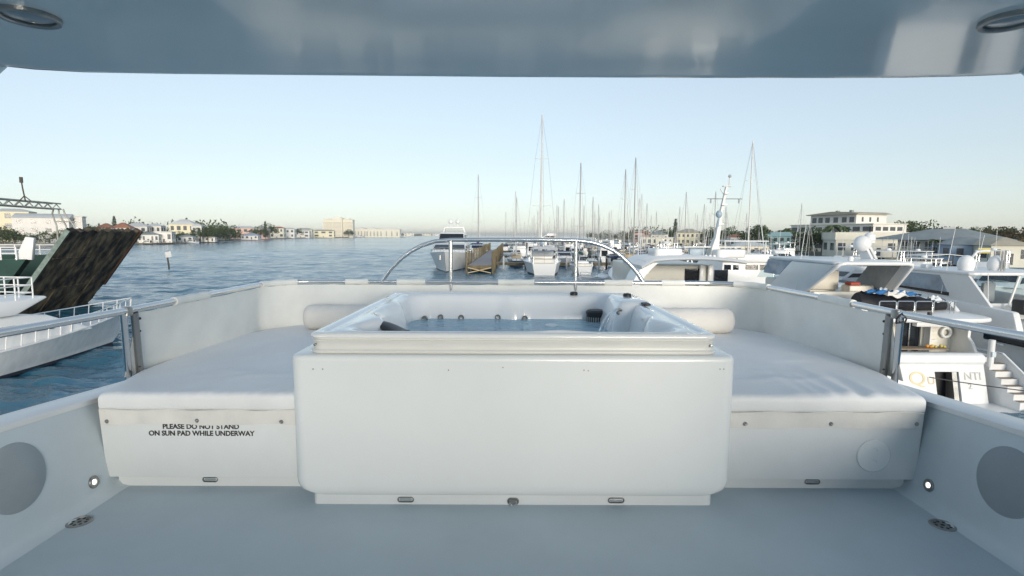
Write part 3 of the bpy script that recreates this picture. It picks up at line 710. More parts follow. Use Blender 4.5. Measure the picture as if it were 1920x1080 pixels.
for z in (3.7, 4.05, 4.42):
    m.tube([(P0.x-1.5, P0.y+3, z), (P0.x-1.5, P0.y+8.0, z), (P0.x+1.5, P0.y+8.0, z), (P0.x+1.5, P0.y+3, z)], 0.03, 6)
for x in (-1.5, -0.75, 0, 0.75, 1.5): m.tube([(P0.x+x, P0.y+8.0, 3.4), (P0.x+x, P0.y+8.0, 4.42)], 0.035, 6)
for y in (3, 4.4, 5.8, 7.2):
    for x in (-1.5, 1.5): m.tube([(P0.x+x, P0.y+y, 3.4), (P0.x+x, P0.y+y, 4.42)], 0.035, 6)
m.build('flybridge_rail', 'boat_white', t)
m = MB(); m.box((P0.x+0.3, P0.y+5.2, 3.75), (0.8, 0.5, 0.9)); m.build('helm_seat', 'grey_canvas', t, bevel=0.06)
MB().tube([(P0.x+1.2, P0.y+9.4, 2.1), (P0.x+1.2, P0.y+9.4, 2.4)], 0.07, 8).build('deck_light', 'black_plastic', t)
t.rotation_euler.z = R(-7)

# ---------------- landing craft with rusty ramp
L0 = Vector((-38.3, 39.8, -0.4)); W_ = Vector((-1.9, 10.4, 0)); Bv = Vector((0.984, 0.18, 0))
t = thing('landing_craft', 'green landing craft with a rusty raised bow ramp and a gantry', 'landing craft', (-38, 45, 0))
up = Bv*5.0 + Vector((0, 0, 7.15)); nrm = up.cross(W_).normalized()
if nrm.x < 0: nrm = -nrm
m = MB(); N1, N2 = 34, 26; rr = random.Random(5)
grid = []
for i in range(N2+1):
    row = []
    for j in range(N1+1):
        a, b = j/N1, i/N2
        p = L0 + W_*a + up*b - Bv*0.5*max(0, 0.3-b)**1.0
        edge_ = 1 if (i in (0, N2) or j in (0, N1)) else 0
        d = 0.012*math.sin(a*40) * (0 if edge_ else 1) + (0 if edge_ else rr.uniform(-.05, .05))
        if i == N2: p.z += rr.uniform(-.16, .08)
        if j == N1: p += W_.normalized()*rr.uniform(-.22, .12) - W_*0.05*max(0, .35-b)/.35
        if i == 0: p += Bv*rr.uniform(-.3, .3)
        row.append(p + nrm*d)
    grid.append(row)
m.loft(grid + [[p - nrm*0.42 for p in r] for r in reversed(grid)], closed=False, caps=False)
rp = m.build('bow_ramp', 'rust', t, smooth=30)
m = MB()
for a in (0.3, 0.72):
    p0, p1 = L0+W_*a+nrm*0.06, L0+W_*a+up+nrm*0.06
    m.tube([p0+(p1-p0)*0.05-nrm*.04, p1-nrm*.04], 0.035, 6)
for b in (0.35, 0.7):
    m.tube([L0+up*b+nrm*0.05, L0+W_+up*b+nrm*0.0], 0.04, 6)
m.build('ramp_ribs', 'rust', rp)
m = MB(); m.loft([[L0+W_*1.0+up*b+nrm*(0.1)+W_*0.004, L0+W_*1.0+up*b-nrm*0.5+W_*0.004, L0+W_*0.97+up*b-nrm*0.5, L0+W_*0.97+up*b+nrm*0.1] for b in (0.3, 0.6, 1.0)]); m.build('ramp_edge', 'rust_edge', rp)
m = MB(); m.loft([[L0+W_*-0.004+up*b+nrm*(-.08), L0-W_*0.004+up*b-nrm*0.42, L0+W_*0.03+up*b-nrm*0.42, L0+W_*0.03+up*b-nrm*.08] for b in (0.1, 0.5, 0.98)]); m.build('ramp_frame', 'green_grey', rp)
hb = -Bv
def hp(a, d, z): return L0 + Bv*2.35 + W_*a + hb*d + Vector((0, 0, z-L0.z))
m = MB(); m.loft([[hp(a, d + k*(4.55-z)*0.72, z) for a, z in ((0.0, 4.55), (0.0, -0.4), (1.0, -0.4), (1.0, 4.55), (0.94, 4.55), (0.94, 1.5), (0.06, 1.5), (0.06, 4.55))] for d, k in ((0.6, 1), (5, 0.3), (26, 0))]); m.build('hull', 'boat_green', t)
m = MB()
for a in (0.0, 1.0):
    for z in (5.0, 5.45): m.tube([hp(a, 1.2, z), hp(a, 26, z)], 0.05, 6)
    for d in (1.2, 2.2, 3.2, 4.4, 6, 8, 10): m.tube([hp(a, d, 4.5), hp(a, d, 5.45)], 0.05, 6)
m.build('bulwark_rail', 'boat_white', t)
m = MB(); m.loft([[hp(0.02, d0, 4.5), hp(0.02, d1, 6.15), hp(0.02, d1+0.55, 6.25), hp(0.02, d0+1.15, 4.5)] for d0, d1 in ((0.35, 0.1),)] + [[hp(0.05, 0.35, 4.5), hp(0.05, 0.1, 6.15), hp(0.05, 0.65, 6.25), hp(0.05, 1.5, 4.5)]]); m.build('ramp_bracket', 'boat_white', t, bevel=0.03)
m = MB()
ga, gz = 4.2, 8.75
for dz in (0, 0.5):
    for dd in (0, 0.7): m.tube([hp(-0.1, ga+dd, gz+dz), hp(1.03, ga+dd, gz+dz)], 0.075, 6)
for k in range(20):
    a0, a1 = -0.1+1.13*k/20, -0.1+1.13*(k+1)/20
    for dd in (0, 0.7): m.tube([hp(a0, ga+dd, gz+(0.42 if k % 2 else 0)), hp(a1, ga+dd, gz+(0 if k % 2 else 0.42))], 0.04, 5)
m.build('gantry_beam', 'girder', t)
for a in (1.0, -0.06):
    m = MB()
    for dd in (-0.6, 0.0, 0.7): m.tube([hp(a, ga-0.6+dd*1.2, 4.2), hp(a, ga-0.5+dd*1.1, 7.2), hp(a, ga+dd*0.8, 8.3), hp(a, ga+dd*0.6, gz)], 0.07, 6)
    for z in (5.2, 6.0, 6.8, 7.6): m.tube([hp(a, ga-1.3, z), hp(a, ga+0.3, z)], 0.045, 5)
    m.build('gantry_leg', 'girder', t)
p = onY(46, 385, 43.5)
m = MB(); m.tube([(p.x+0.1, 43.5, 9.1), (p.x-0.05, 43.5, 10.2), (p.x-0.1, 43.5, 10.9)], 0.05, 6); m.tube([(p.x-0.1, 43.5, 10.55), (p.x-0.1, 43.5, 11.0)], 0.12, 6)
m.tube([(p.x+0.55, 43.5, 9.1), (p.x+0.05, 43.5, 9.5)], 0.04, 5); m.tube([(p.x-0.4, 43.5, 9.1), (p.x+0.05, 43.5, 9.5)], 0.04, 5)
m.build('light_mast', 'pile_dark', t)

# ---------------- channel marker
p = onZ(318, 502, 0)
t = thing('channel_marker', 'white channel marker board on a slanted post in the blue water', 'marker', p)
MB().tube([p+Vector((0, 0, -1)), p+Vector((-0.35, 0, 2.6))], 0.15, 8).build('post', 'pile_dark', t)
m = MB(); m.box(p+Vector((0.0, -0.18, 2.55)), (1.15, 0.07, 1.1), (0, R(-8), 0)); m.build('board', 'pile_white', t, bevel=0.02)
m = MB(); m.ball(p+Vector((-0.3, 0, 3.3)), 0.2, 8); m.tube([p+Vector((-0.33, 0, 2.5)), p+Vector((-0.33, 0, 3.2))], 0.06, 6); m.build('lantern', 'grey_canvas', t)

# ---------------- motor yacht moored beside us (seen from its stern)
AX, AY = 16.5, 20.0
t = thing('motor_yacht', 'white motor yacht with lettered transom moored stern on beside the right rail', 'yacht', (AX, AY, 0))
e = hull_parts(t, 14.5, 5.4, 1.75, 2.3, tr=0.98, rake=1.5, ox=AX, oy=AY+0.8, n=14)
m = MB(); m.bx(13.9, 19.1, 18.6, 20.79, 0.0, 0.16); m.build('swim_platform', 'boat_white', t, bevel=0.05)
m = MB(); m.prism([(19.87, 0.16), (20.25, 1.62), (20.6, 1.62), (20.78, 0.16)], 13.75, 16.32, 'yz'); m.prism([(19.87, 0.16), (20.25, 1.62), (20.6, 1.62), (20.78, 0.16)], 17.25, 18.25, 'yz')
m.prism([(20.17, 1.32), (20.25, 1.62), (20.6, 1.62), (20.6, 1.32)], 16.32, 17.25, 'yz'); m.build('transom', 'boat_white', t, smooth=30)
m = MB(); m.bx(16.33, 17.24, 20.55, 20.75, 0.17, 1.31); m.build('transom_door', 'black_plastic', t)
m = MB(); m.prism([(19.95, 0.2), (20.21, 1.3), (20.5, 1.3), (20.4, 0.2)], 17.02, 17.2, 'yz'); m.build('door_jamb', 'dull_steel', t)
lean = R(90-14.5)
def trz(z): return 19.87+0.38*(z-0.16)/1.46 - 0.012
text('name_lettering', 'Q', 0.72, 'gold', t, (15.62, trz(1.05), 1.05), (lean, 0, 0), 0.006, 1.15)
text('name_lettering', 'U', 0.42, 'gold', t, (16.14, trz(0.98), 0.98), (lean, 0, 0), 0.006)
text('name_lettering', 'NTI', 0.42, 'dull_steel', t, (17.76, trz(1.15), 1.15), (lean, 0, 0), 0.006)
text('name_lettering', '2', 0.32, 'dull_steel', t, (17.62, trz(0.78), 0.78), (lean, 0, 0), 0.006)
m = MB(); m.loft([[(x, 20.18, 1.60), (x, 20.12, 1.72), (x, 20.18, 1.95), (x, 20.32, 2.02), (x, 20.62, 2.0), (x, 20.66, 1.62)] for x in (13.8, 14.1, 16, 17.9, 18.22)]); m.build('coaming', 'vinyl', t, bevel=0.03)
m = MB(); m.bx(13.9, 18.3, 20.8, 21.94, 0.93, 1.0); m.build('cockpit_sole', 'teak', t)
tb = MB(); tb.bx(14.5, 17.35, 20.8, 21.35, 2.03, 2.08); tb = tb.build('cockpit_table', 'teak', t, bevel=0.015)
m = MB(); m.tube([(16, 21.1, 1.0), (16, 21.1, 2.03)], 0.06, 8); m.build('table_leg', 'steel', tb)
for x, c in ((16.65, 'orange'), (16.85, 'sign_yellow'), (17.2, 'sign_yellow')):
    m = MB(); m.ball((x, 21.05, 2.145), 0.065, 8); m.ball((x+0.1, 21.0, 2.135), 0.055, 8); tag(m.build('fruit', c), {16.65: 'orange fruit at the left end of the yacht table', 16.85: 'yellow fruit beside the orange fruit on the yacht table', 17.2: 'yellow fruit alone at the right end of the yacht table'}[x], 'fruit', 'fruit on the yacht table')
# aft bulkhead and saloon
m = MB(); m.bx(13.9, 16.15, 21.95, 22.1, 0.9, 3.2); m.bx(17.05, 18.35, 21.95, 22.1, 0.9, 3.2); m.bx(16.15, 17.05, 21.95, 22.1, 2.95, 3.2); m.build('aft_bulkhead', 'boat_cream', t)
m = MB(); m.bx(16.16, 17.04, 22.02, 22.06, 0.9, 2.95); d0 = m.build('saloon_door', 'dark_glass', t)
m = MB(); m.bx(16.56, 16.61, 21.97, 22.02, 0.9, 2.95); m.build('door_frame', 'steel', d0)
m = MB()
for k in range(6): m.bx(17.25, 17.62, 21.62+0.05*k, 21.9, 1.2+0.33*k, 1.26+0.33*k)
m.build('flybridge_stairs', 'boat_white', t)
m = MB(); m.bx(17.17, 17.23, 21.6, 21.94, 1.0, 3.2); m.build('stair_side', 'boat_white', t)
m = MB()
m.tube([(18.02+0.19*math.cos(a), 21.85, 2.55+0.19*math.sin(a)) for a in [2*math.pi*k/16 for k in range(16)]], 0.06, 8, closed=True); m.build('lifebuoy', 'vinyl', t, smooth=60)
for x0 in (18.32, 13.8):
    m = MB(); m.prism([(20.7, 1.9), (20.95, 2.3), (21.15, 2.5), (21.1, 3.2), (22.1, 3.2), (22.1, 1.0), (20.7, 1.0)], x0, x0+0.13, 'yz'); m.build('side_wing', 'boat_white', t, bevel=0.03)
m = MB(); m.tube([(18.55, 20.3, 1.5), (18.55, 20.3, 2.55)], 0.11, 10); m.build('quarter_post', 'boat_white', t, smooth=60)
m = MB(); m.box((18.55, 20.17, 2.0), (0.14, 0.03, 0.2)); m.build('socket_panel', 'bulwark_paint', t)
m = MB()
for k in range(6): m.bx(18.5, 19.14, 18.9+0.27*k, 19.168+0.27*k, 0.161, 0.5+0.22*k)
st = m.build('quarter_stairs', 'boat_white', t)
m = MB()
for k in range(6): m.bx(18.53, 19.12, 18.93+0.27*k, 19.15+0.27*k, 0.503+0.22*k, 0.512+0.22*k)
m.build('stair_treads', 'teak', st)
m = MB(); m.prism([(18.7, 0.161), (18.9, 1.0), (20.5, 2.0), (20.8, 2.0), (20.8, 0.161)], 19.15, 19.25, 'yz'); m.build('quarter_wall', 'boat_white', t, bevel=0.03)
for dz in (0.0, 0.35): MB().tube([(18.48, 20.9, 2.45-dz), (19.0, 20.3, 2.35-dz)], 0.025, 6).build('quarter_rail', 'steel', t)
# saloon house, boat deck, bulwark
house(t, 'saloon', [(2.2, 1.6), (2.2, 3.19), (10.5, 3.19), (13, 2.2)], -2.4, 2.4, 'boat_white', 0.1, AX, AY, 0.05)
for s in (-1, 1):
    m = MB(); m.prism([(24.2, 2.3), (24.2, 2.9), (30.4, 2.9), (31.6, 2.3)], AX+s*2.30, AX+s*2.40, 'yz'); m.build('saloon_window', 'dark_glass', t)
out = [(13.75, 31.5), (13.75, 20.9), (13.9, 20.5), (14.3, 20.3), (18.1, 20.25), (18.65, 20.5), (18.85, 21.1), (19.05, 23.5), (19.0, 30), (18, 32.5), (15, 32.5)]
m = MB(); m.prism(out, 3.2, 3.38, 'xy'); m.build('boat_deck', 'boat_white', t, bevel=0.06)
m = MB(); m.bx(15.9, 18.1, 20.7, 20.95, 2.98, 3.19); m.build('soffit_locker', 'boat_white', t, bevel=0.02)
m = MB(); m.prism([(20.75, 3.36), (20.7, 3.6), (20.95, 3.78), (22, 3.82), (30, 3.75), (31.5, 3.36)], 13.72, 13.98, 'yz'); m.prism([(22.3, 3.36), (22.8, 3.75), (30, 3.75), (31.5, 3.36)], 18.75, 18.98, 'yz'); m.build('flybridge_bulwark', 'boat_white', t, bevel=0.06)
m = MB(); m.bx(14.0, 18.7, 24.6, 24.9, 3.37, 3.95); m.build('seat_front', 'boat_cream', t, bevel=0.04)
for k in range(4):
    x0 = 15.0+0.74*k
    MB().tube([(x0, 21.6, 3.37), (x0, 21.6, 3.84), (x0+0.05, 21.6, 3.88), (x0+0.63, 21.6, 3.88), (x0+0.68, 21.6, 3.84), (x0+0.68, 21.6, 3.37)], 0.022, 6).build('deck_hoop', 'steel', t)
MB().tube([(17.95, 21.6, 3.86), (18.35, 21.8, 3.84), (18.55, 22.3, 3.84)], 0.02, 6).build('deck_rail', 'steel', t)
for p in ((18.1, 21.65), (18.5, 22.1)): MB().tube([(*p, 3.36), (*p, 3.84)], 0.02, 6).build('rail_post', 'steel', t)
m = MB(); m.tube([(16.6, 21.0, 3.38), (16.6, 21.0, 3.52)], 0.08, 10); m.build('deck_vent', 'black_plastic', t)
# hardtop on swept arch
m = MB(); m.prism(rrect2(13.9, 17.35, 22.9, 29.2, 0.4), 5.28, 5.42, 'xy'); m.build('hardtop', 'boat_white', t, bevel=0.05)
m = MB(); m.prism([(22.95, 5.28), (26.6, 5.28), (29.0, 3.7), (25.6, 3.7)], 13.92, 14.12, 'yz'); m.build('arch_leg', 'boat_white', t, bevel=0.05)
m = MB(); m.prism([(22.95, 5.28), (23.5, 5.28), (24.9, 3.7), (24.35, 3.7)], 17.15, 17.33, 'yz'); m.build('arch_leg', 'boat_white', t, bevel=0.05)
m = MB(); m.tube([(14.02, 25.75, 3.66), (14.02, 22.98, 5.2), (14.1, 22.93, 5.3), (14.3, 22.9, 5.34), (17.0, 22.9, 5.34), (17.2, 22.93, 5.3), (17.24, 22.98, 5.2), (17.24, 24.4, 3.66)], .085, 8); m.build('hardtop_frame', 'boat_white', t, smooth=60)
m = MB(); m.prism([(23.55, 5.27), (25.6, 5.27), (27.0, 3.85), (24.9, 3.75)], 17.2, 17.24, 'yz'); m.build('side_screen', 'grey_canvas', t)
m = MB(); m.prism([(28.6, 5.27), (29.0, 5.27), (30.2, 4.3), (29.8, 4.2)], 17.2, 17.24, 'yz'); m.build('side_pillar', 'boat_white', t)
m = MB(); m.prism([(26.7, 5.27), (29.1, 5.27), (29.6, 4.5), (27.9, 4.5)], 13.97, 14.03, 'yz'); m.build('side_window', 'blue_glass', t)
m = MB(); m.prism([(29.0, 5.28), (29.15, 5.28), (30.4, 4.2), (30.2, 4.2)], 14.0, 17.3, 'yz'); m.build('windscreen', 'clear_glass', t)
m = MB(); m.bx(14.4, 17.0, 29.0, 30.3, 3.38, 4.2); m.build('helm_dash', 'boat_cream', t, bevel=0.1)
m = MB(); m.bx(14.7, 16.0, 26.0, 26.2, 3.9, 4.85); m.bx(14.7, 16.0, 26.2, 26.8, 3.38, 4.0); m.build('helm_seat', 'boat_cream', t, bevel=0.06)
m = MB(); m.bx(15.9, 17.1, 25.0, 25.7, 3.4, 4.2); m.build('side_seat', 'boat_cream', t, bevel=0.08)
m = MB(); m.box((16.15, 25.2, 4.28), (0.55, 0.4, 0.14), (0, 0, 0.2)); tag(m.build('cushion', 'red_cushion', bevel=0.05), 'red cushion lying on the yacht flybridge seat', 'cushion')
m = MB(); m.prism([(25.7, 5.42), (26.5, 5.42), (26.9, 6.3), (26.5, 6.3)], 17.3, 17.42, 'yz'); m.prism([(25.7, 5.42), (26.5, 5.42), (26.9, 6.3), (26.5, 6.3)], 17.5, 17.62, 'yz'); m.bx(17.2, 17.9, 26.4, 26.9, 6.2, 6.27); m.tube([(17.85, 26.7, 6.2), (17.85, 26.7, 6.75)], 0.04, 6); m.build('radar_mast', 'boat_white', t)
MB().ball((17.2, 26.3, 6.15), 0.40, 16).build('radome', 'dome', t)
MB().lathe([(0.01, 0), (0.24, 0.02), (0.26, 0.1), (0.24, 0.3), (0.12, 0.42), (0.01, 0.44)], (17.75, 26.6, 6.27), 14).build('radome', 'dome', t)
MB().tube([(17.85, 26.7, 6.75), (17.85, 26.7, 7.0)], 0.09, 8).build('mast_light', 'black_plastic', t)
MB().lathe([(0.1, 5.42), (0.12, 5.55), (0.07, 5.62), (0.01, 5.63)], (15.1, 23.8, 0), 12).build('gps_dome', 'dome', t)
whip(t, (13.9, 26.0, 3.9), (14.25, 26.0, 7.3)); whip(t, (17.3, 24.0, 5.4), (17.6, 24.0, 7.3))
# covered tender on the boat deck
c = Vector((16.7, 22.7, 3.38))
t2 = thing('covered_tender', 'small tender under a black cover on the boat deck of the lettered yacht', 'tender', c)
rings = []
for k in range(15):
    f = k/14; x = lerp(-1.95, 1.85, f); wdt = 0.72*math.sin(math.pi*min(0.97, max(0.06, f*0.86+0.12)))**0.6; h = 0.78*(1-0.35*f) + 0.05*math.sin(k*2.1)
    rings.append([c+Vector((x, wdt*a, h*b)) for a, b in ((-.6, 0.05), (-1, .38), (-.85, .62), (-.4, .85), (0, .95+0.04*math.sin(k)), (.4, .85), (.85, .62), (1, .38), (.6, .05))])
MB().loft(rings).build('cover', 'black_cover', t2, smooth=60)
def cloth(name, pts, m_, label):
    g = []; n = 8
    for i in range(n+1):
        row = []
        for j in range(n+1):
            a, b = i/n, j/n; p = Vector(pts[0]).lerp(Vector(pts[1]), a).lerp(Vector(pts[3]).lerp(Vector(pts[2]), a), b)
            p.z += 0.05*math.sin(a*9+b*4)+0.04*math.sin(b*11-a*3); row.append(p)
        g.append(row)
    mb = MB(); mb.loft(g + [[p - Vector((0, 0, .02)) for p in r] for r in reversed(g)], closed=False, caps=False); return tag(mb.build(name, m_, smooth=60), label, 'towel', 'towels on the black tender cover')
cloth('towel', [(14.95, 22.3, 4.15), (16.0, 22.3, 4.2), (16.0, 22.9, 4.2), (14.95, 22.9, 4.14)], 'blue_towel', 'blue towel at the left end of the black tender cover')
cloth('towel', [(16.2, 22.3, 4.16), (17.2, 22.25, 4.08), (17.3, 22.9, 4.08), (16.3, 22.9, 4.18)], 'blue_towel', 'blue towel in the middle of the black tender cover')
cloth('towel', [(15.7, 22.15, 4.05), (16.5, 22.12, 4.03), (16.6, 22.4, 4.2), (15.9, 22.4, 4.22)], 'bolster', 'cream towel between the two blue towels')
cloth('towel', [(17.5, 22.1, 3.88), (18.05, 22.1, 3.86), (18.0, 22.4, 3.98), (17.55, 22.4, 4.0)], 'vinyl', 'white towel at the right end of the black tender cover')
cloth('towel', [(15.6, 22.5, 4.25), (16.0, 22.5, 4.26), (16.1, 22.9, 4.26), (15.7, 22.9, 4.25)], 'vinyl', 'white towel laid over the left blue towel')
# mooring lines
for a, b, lab, k in (((13.6, 17.0, 1.95), (19.6, 17.0, 1.22), 'dark mooring line running level across the lettered transom', 0.06), ((17.1, 17.2, 0.75), (19.6, 17.6, 1.9), 'dark mooring line slanting up to the right from the transom door', 0.03)):
    a, b = Vector(a), Vector(b); pts = []
    for i in range(17):
        f = i/16; p = a.lerp(b, f); p.z -= k*4*f*(1-f); pts.append(p)
    tag(MB().tube(pts, 0.018, 6).build('mooring_line', 'rope', smooth=60), lab, 'rope', 'mooring lines')

# ---------------- express yacht with blue side window, right edge
BX, BY = 23.9, 21.5
t = thing('express_yacht', 'pale blue white express yacht with large side window and twin domes at the right edge', 'yacht', (BX, BY, 0))
e = hull_parts(t, 18, 5.2, 2.5, 3.1, tr=0.98, rake=1.8, ox=BX, oy=BY, n=14)
for y in (22.6, 27.0): 
    m = MB(); m.bx(21.1, 21.36, y-1.05, y+1.0, 1.95, 2.42); m.build('hull_window', 'dark_glass', t, bevel=0.08)
m = MB(); m.prism([(22.3, 2.45), (22.6, 3.3), (31, 3.75), (33, 2.6)], 21.42, 21.75, 'yz'); m.prism([(22.3, 2.45), (22.6, 3.3), (31, 3.75), (33, 2.6)], 26.05, 26.38, 'yz'); m.build('coaming', 'boat_white', t, bevel=0.1)
m = MB(); m.prism([(21.43, 25.0), (21.62, 24.85), (26.1, 24.85), (26.37, 25.05), (26.3, 29.6), (25.9, 30), (21.9, 30), (21.5, 29.6)], 4.70, 4.85, 'xy'); m.build('hardtop', 'boat_white', t, bevel=0.05)
m = MB(); m.prism([(25.1, 4.70), (29.6, 4.70), (30.9, 3.62), (23.6, 3.2)], 21.5, 21.62, 'yz'); m.build('side_panel', 'boat_white', t)
m = MB(); m.prism([(26.75, 4.6), (29.3, 4.6), (30.2, 3.86), (26.2, 3.80)], 21.488, 21.499, 'yz'); wnd = m.build('side_window', 'blue_glass', t)
m = MB(); m.prism([(26.1, 3.79), (30.3, 3.85), (30.35, 3.74), (26.1, 3.62)], 21.47, 21.499, 'yz'); m.build('window_sill', 'black_plastic', wnd)
m = MB(); m.prism([(25.1, 4.70), (25.6, 4.70), (24.1, 3.3), (23.4, 3.2)], 26.2, 26.32, 'yz'); m.build('arch_leg', 'boat_white', t)
m = MB(); m.prism([(25.6, 4.69), (29.6, 4.69), (30.8, 3.6), (24.2, 3.4)], 26.24, 26.28, 'yz'); m.build('side_screen', 'clear_glass', t)
m = MB(); m.prism([(29.8, 4.70), (29.95, 4.70), (31.6, 3.65), (31.4, 3.65)], 21.7, 26.2, 'yz'); m.build('windscreen', 'clear_glass', t)
m = MB(); m.bx(22, 26, 29.6, 31.2, 2.6, 3.75); m.build('helm_dash', 'bulwark_paint', t, bevel=0.1)
for x in (22.6, 24.2, 25.2):
    m = MB(); m.bx(x-0.32, x+0.32, 28.0, 28.2, 3.1, 4.1); m.bx(x-0.32, x+0.32, 28.2, 28.8, 3.0, 3.45); m.build('helm_seat', 'boat_cream' if x < 23 else 'grey_canvas', t, bevel=0.05)
m = MB(); m.bx(21.8, 26.0, 25.2, 25.35, 2.6, 3.35); m.build('cockpit_wall', 'boat_white', t, bevel=0.03)
MB().tube([(23.4, 24.95, 3.2), (23.85, 25.0, 4.72)], 0.05, 8).build('post', 'boat_white', t)
for x in (22.65, 24.15): MB().lathe([(0.01, 0), (0.3, 0.01), (0.36, 0.2), (0.36, 0.4), (0.28, 0.62), (0.12, 0.74), (0.01, 0.76)], (x, 26.6, 4.84), 18).build('radome', 'dome', t, smooth=60)
MB().tube([(23.4, 27.2, 4.84), (23.45, 27.2, 5.5), (23.65, 27.2, 5.75), (24.0, 27.2, 5.8), (24.3, 27.2, 5.8)], 0.06, 8).build('radar_arch', 'boat_white', t)
MB().tube([(24.05, 26.2, 4.84), (24.05, 26.2, 5.8)], 0.04, 6).build('mast_post', 'dull_steel', t)
MB().tube([(24.2, 26.2, 4.84), (24.2, 26.2, 5.85)], 0.04, 6).build('mast_post', 'dull_steel', t)
m = MB(); m.bx(21.9, 22.25, 28.2, 28.6, 4.85, 5.05); m.build('gps_box', 'boat_white', t, bevel=0.03)
whip(t, (21.45, 26.5, 3.7), (21.9, 26.5, 7.1)); whip(t, (23.4, 26.9, 4.84), (23.7, 26.9, 6.6)); whip(t, (21.6, 24.0, 3.2), (22.0, 24.6, 4.9), 0.03)
c = Vector((23.4, 23.4, 3.15))
t2 = thing('inflatable_dinghy', 'grey white inflatable dinghy on the aft deck of the express yacht', 'dinghy', c)
m = MB(); m.tube([c+Vector(p) for p in ((-0.9, 0.6, 0.1), (0.2, 0.62, 0.1), (1.6, 0.6, 0.12), (2.3, 0.3, 0.2), (2.5, 0, 0.25), (2.3, -0.3, 0.2), (1.6, -0.6, 0.12), (0.2, -0.62, 0.1), (-0.9, -0.6, 0.1))], [0.18, 0.24, 0.25, 0.24, 0.23, 0.24, 0.25, 0.24, 0.18], 12); m.build('tube', 'white_canvas', t2, smooth=60)
m = MB(); m.bx(c.x-0.8, c.x+2.1, c.y-0.5, c.y+0.5, c.z-0.02, c.z+0.05); m.build('floor', 'grey_canvas', t2)
m = MB(); m.bx(c.x-1.05, c.x-0.8, c.y-0.3, c.y+0.3, c.z-0.05, c.z+0.6); m.build('outboard_motor', 'black_plastic', t2, bevel=0.06)

# ---------------- large flybridge yacht with tall mast (middle right)
CX, CY = 12.4, 36.5
t = thing('flybridge_yacht', 'large white yacht with a tall leaning light mast beyond the canvas', 'yacht', (CX, CY, 0))
e = hull_parts(t, 24, 7.0, 2.4, 3.4, tr=0.97, rake=2.5, ox=CX, oy=CY, n=16)
m = MB(); m.bx(9.4, 15.4, 41.0, 50, 2.3, 4.25); m.build('deckhouse', 'boat_cream', t, bevel=0.1)
m = MB(); m.bx(13.3, 14.4, 40.95, 40.995, 2.4, 4.0); m.build('saloon_door', 'dark_glass', t)
m = MB(); m.bx(15.55, 16.6, 40.9, 40.96, 2.9, 3.9); m.build('window', 'dark_glass', t)
for x in (14.55, 15.2): MB().bx(x-0.2, x+0.2, 40.7, 40.92, 2.4, 4.3).build('pillar', 'boat_white', t, bevel=0.04)
# curved hardtop (arched across) with a swept left leg
rings = []
for k in range(17):
    f = k/16; x = lerp(8.9, 16.1, f); z = 4.55 + 0.28*math.sin(math.pi*min(1, max(0, f)))**0.7
    if f < 0.12: z -= (0.12-f)*3
    rings.append([(x, 36.6, z), (x, 42.8, z+0.05), (x, 42.8, z+0.27), (x, 36.7, z+0.25), (x, 36.5, z+0.1)])
MB().loft(rings).build('hardtop', 'boat_white', t, smooth=50)
m = MB(); m.loft([[(8.95+0.9*q, 36.7+0.4*(1-f), lerp(2.6, 4.55, f)) for q in (0, 1)] + [(8.95+0.9*q, 38.6-0.2*(1-f), lerp(2.6, 4.55, f)) for q in (1, 0)] for f in (0, 0.3, 0.6, 0.85, 1.0)]); 
mm = MB(); mm.loft([[(8.25+1.1*f**2, 37.0, lerp(2.3, 4.75, f)), (8.75+1.4*f**2, 37.0, lerp(2.3, 4.62, f)), (8.75+1.4*f**2, 39.5, lerp(2.3, 4.62, f)), (8.25+1.1*f**2, 39.5, lerp(2.3, 4.75, f))] for f in (0, 0.2, 0.4, 0.6, 0.8, 1.0)]); mm.build('arch_leg', 'boat_white', t, smooth=50)
m = MB(); m.prism(rrect2(10.6, 12.7, 39.6, 42.0, 0.35), 4.9, 5.55, 'xy'); m.build('flybridge_locker', 'boat_white', t, bevel=0.12)
m = MB(); m.prism(rrect2(15.4, 17.6, 40, 42.5, 0.35), 4.85, 5.5, 'xy'); m.build('flybridge_locker', 'boat_white', t, bevel=0.12)
m = MB(); m.bx(13.9, 15.2, 41.8, 42.0, 4.8, 5.6); m.build('helm_panel', 'boat_bluegrey', t, bevel=0.04)
m = MB(); m.bx(13.2, 17.6, 41.2, 41.9, 5.6, 5.7); m.build('bimini', 'white_canvas', t, bevel=0.03)
for x in (13.3, 17.4): MB().tube([(x, 41.3, 4.7), (x, 41.3, 5.6)], 0.04, 6).build('bimini_post', 'steel', t)
m = MB()
for x in (14.3, 14.6, 14.9): m.ball((x, 39.4, 5.0), 0.13, 8)
m.build('fenders', 'vinyl', t, smooth=60)
m = MB(); m.loft([[(x-w2, 41.4-d, z), (x+w2, 41.4-d, z), (x+w2, 41.4+d, z), (x-w2, 41.4+d, z)] for x, z, w2, d in ((15.55, 4.75, 0.36, 0.5), (15.6, 5.6, 0.28, 0.4), (15.8, 6.4, 0.16, 0.25), (16.05, 8.3, 0.11, 0.15), (16.35, 10.0, 0.08, 0.12), (16.4, 10.3, 0.08, 0.11))])
m.bx(16.1, 16.75, 41.25, 41.5, 10.25, 10.33); m.tube([(16.6, 41.4, 10.3), (16.62, 41.4, 11.0)], 0.06, 6); m.tube([(16.1, 41.2, 9.7), (15.85, 41.2, 10.1)], 0.05, 6); m.build('mast', 'white_mast', t, bevel=0.02)
MB().tube([(14.9, 41.3, 9.33), (17.6, 41.3, 9.33)], 0.03, 6).build('yardarm', 'wire', t)
for x in (15.2, 17.35): MB().tube([(x, 41.3, 9.0), (x, 41.3, 9.3)], 0.06, 6).build('yard_light', 'grey_canvas', t)
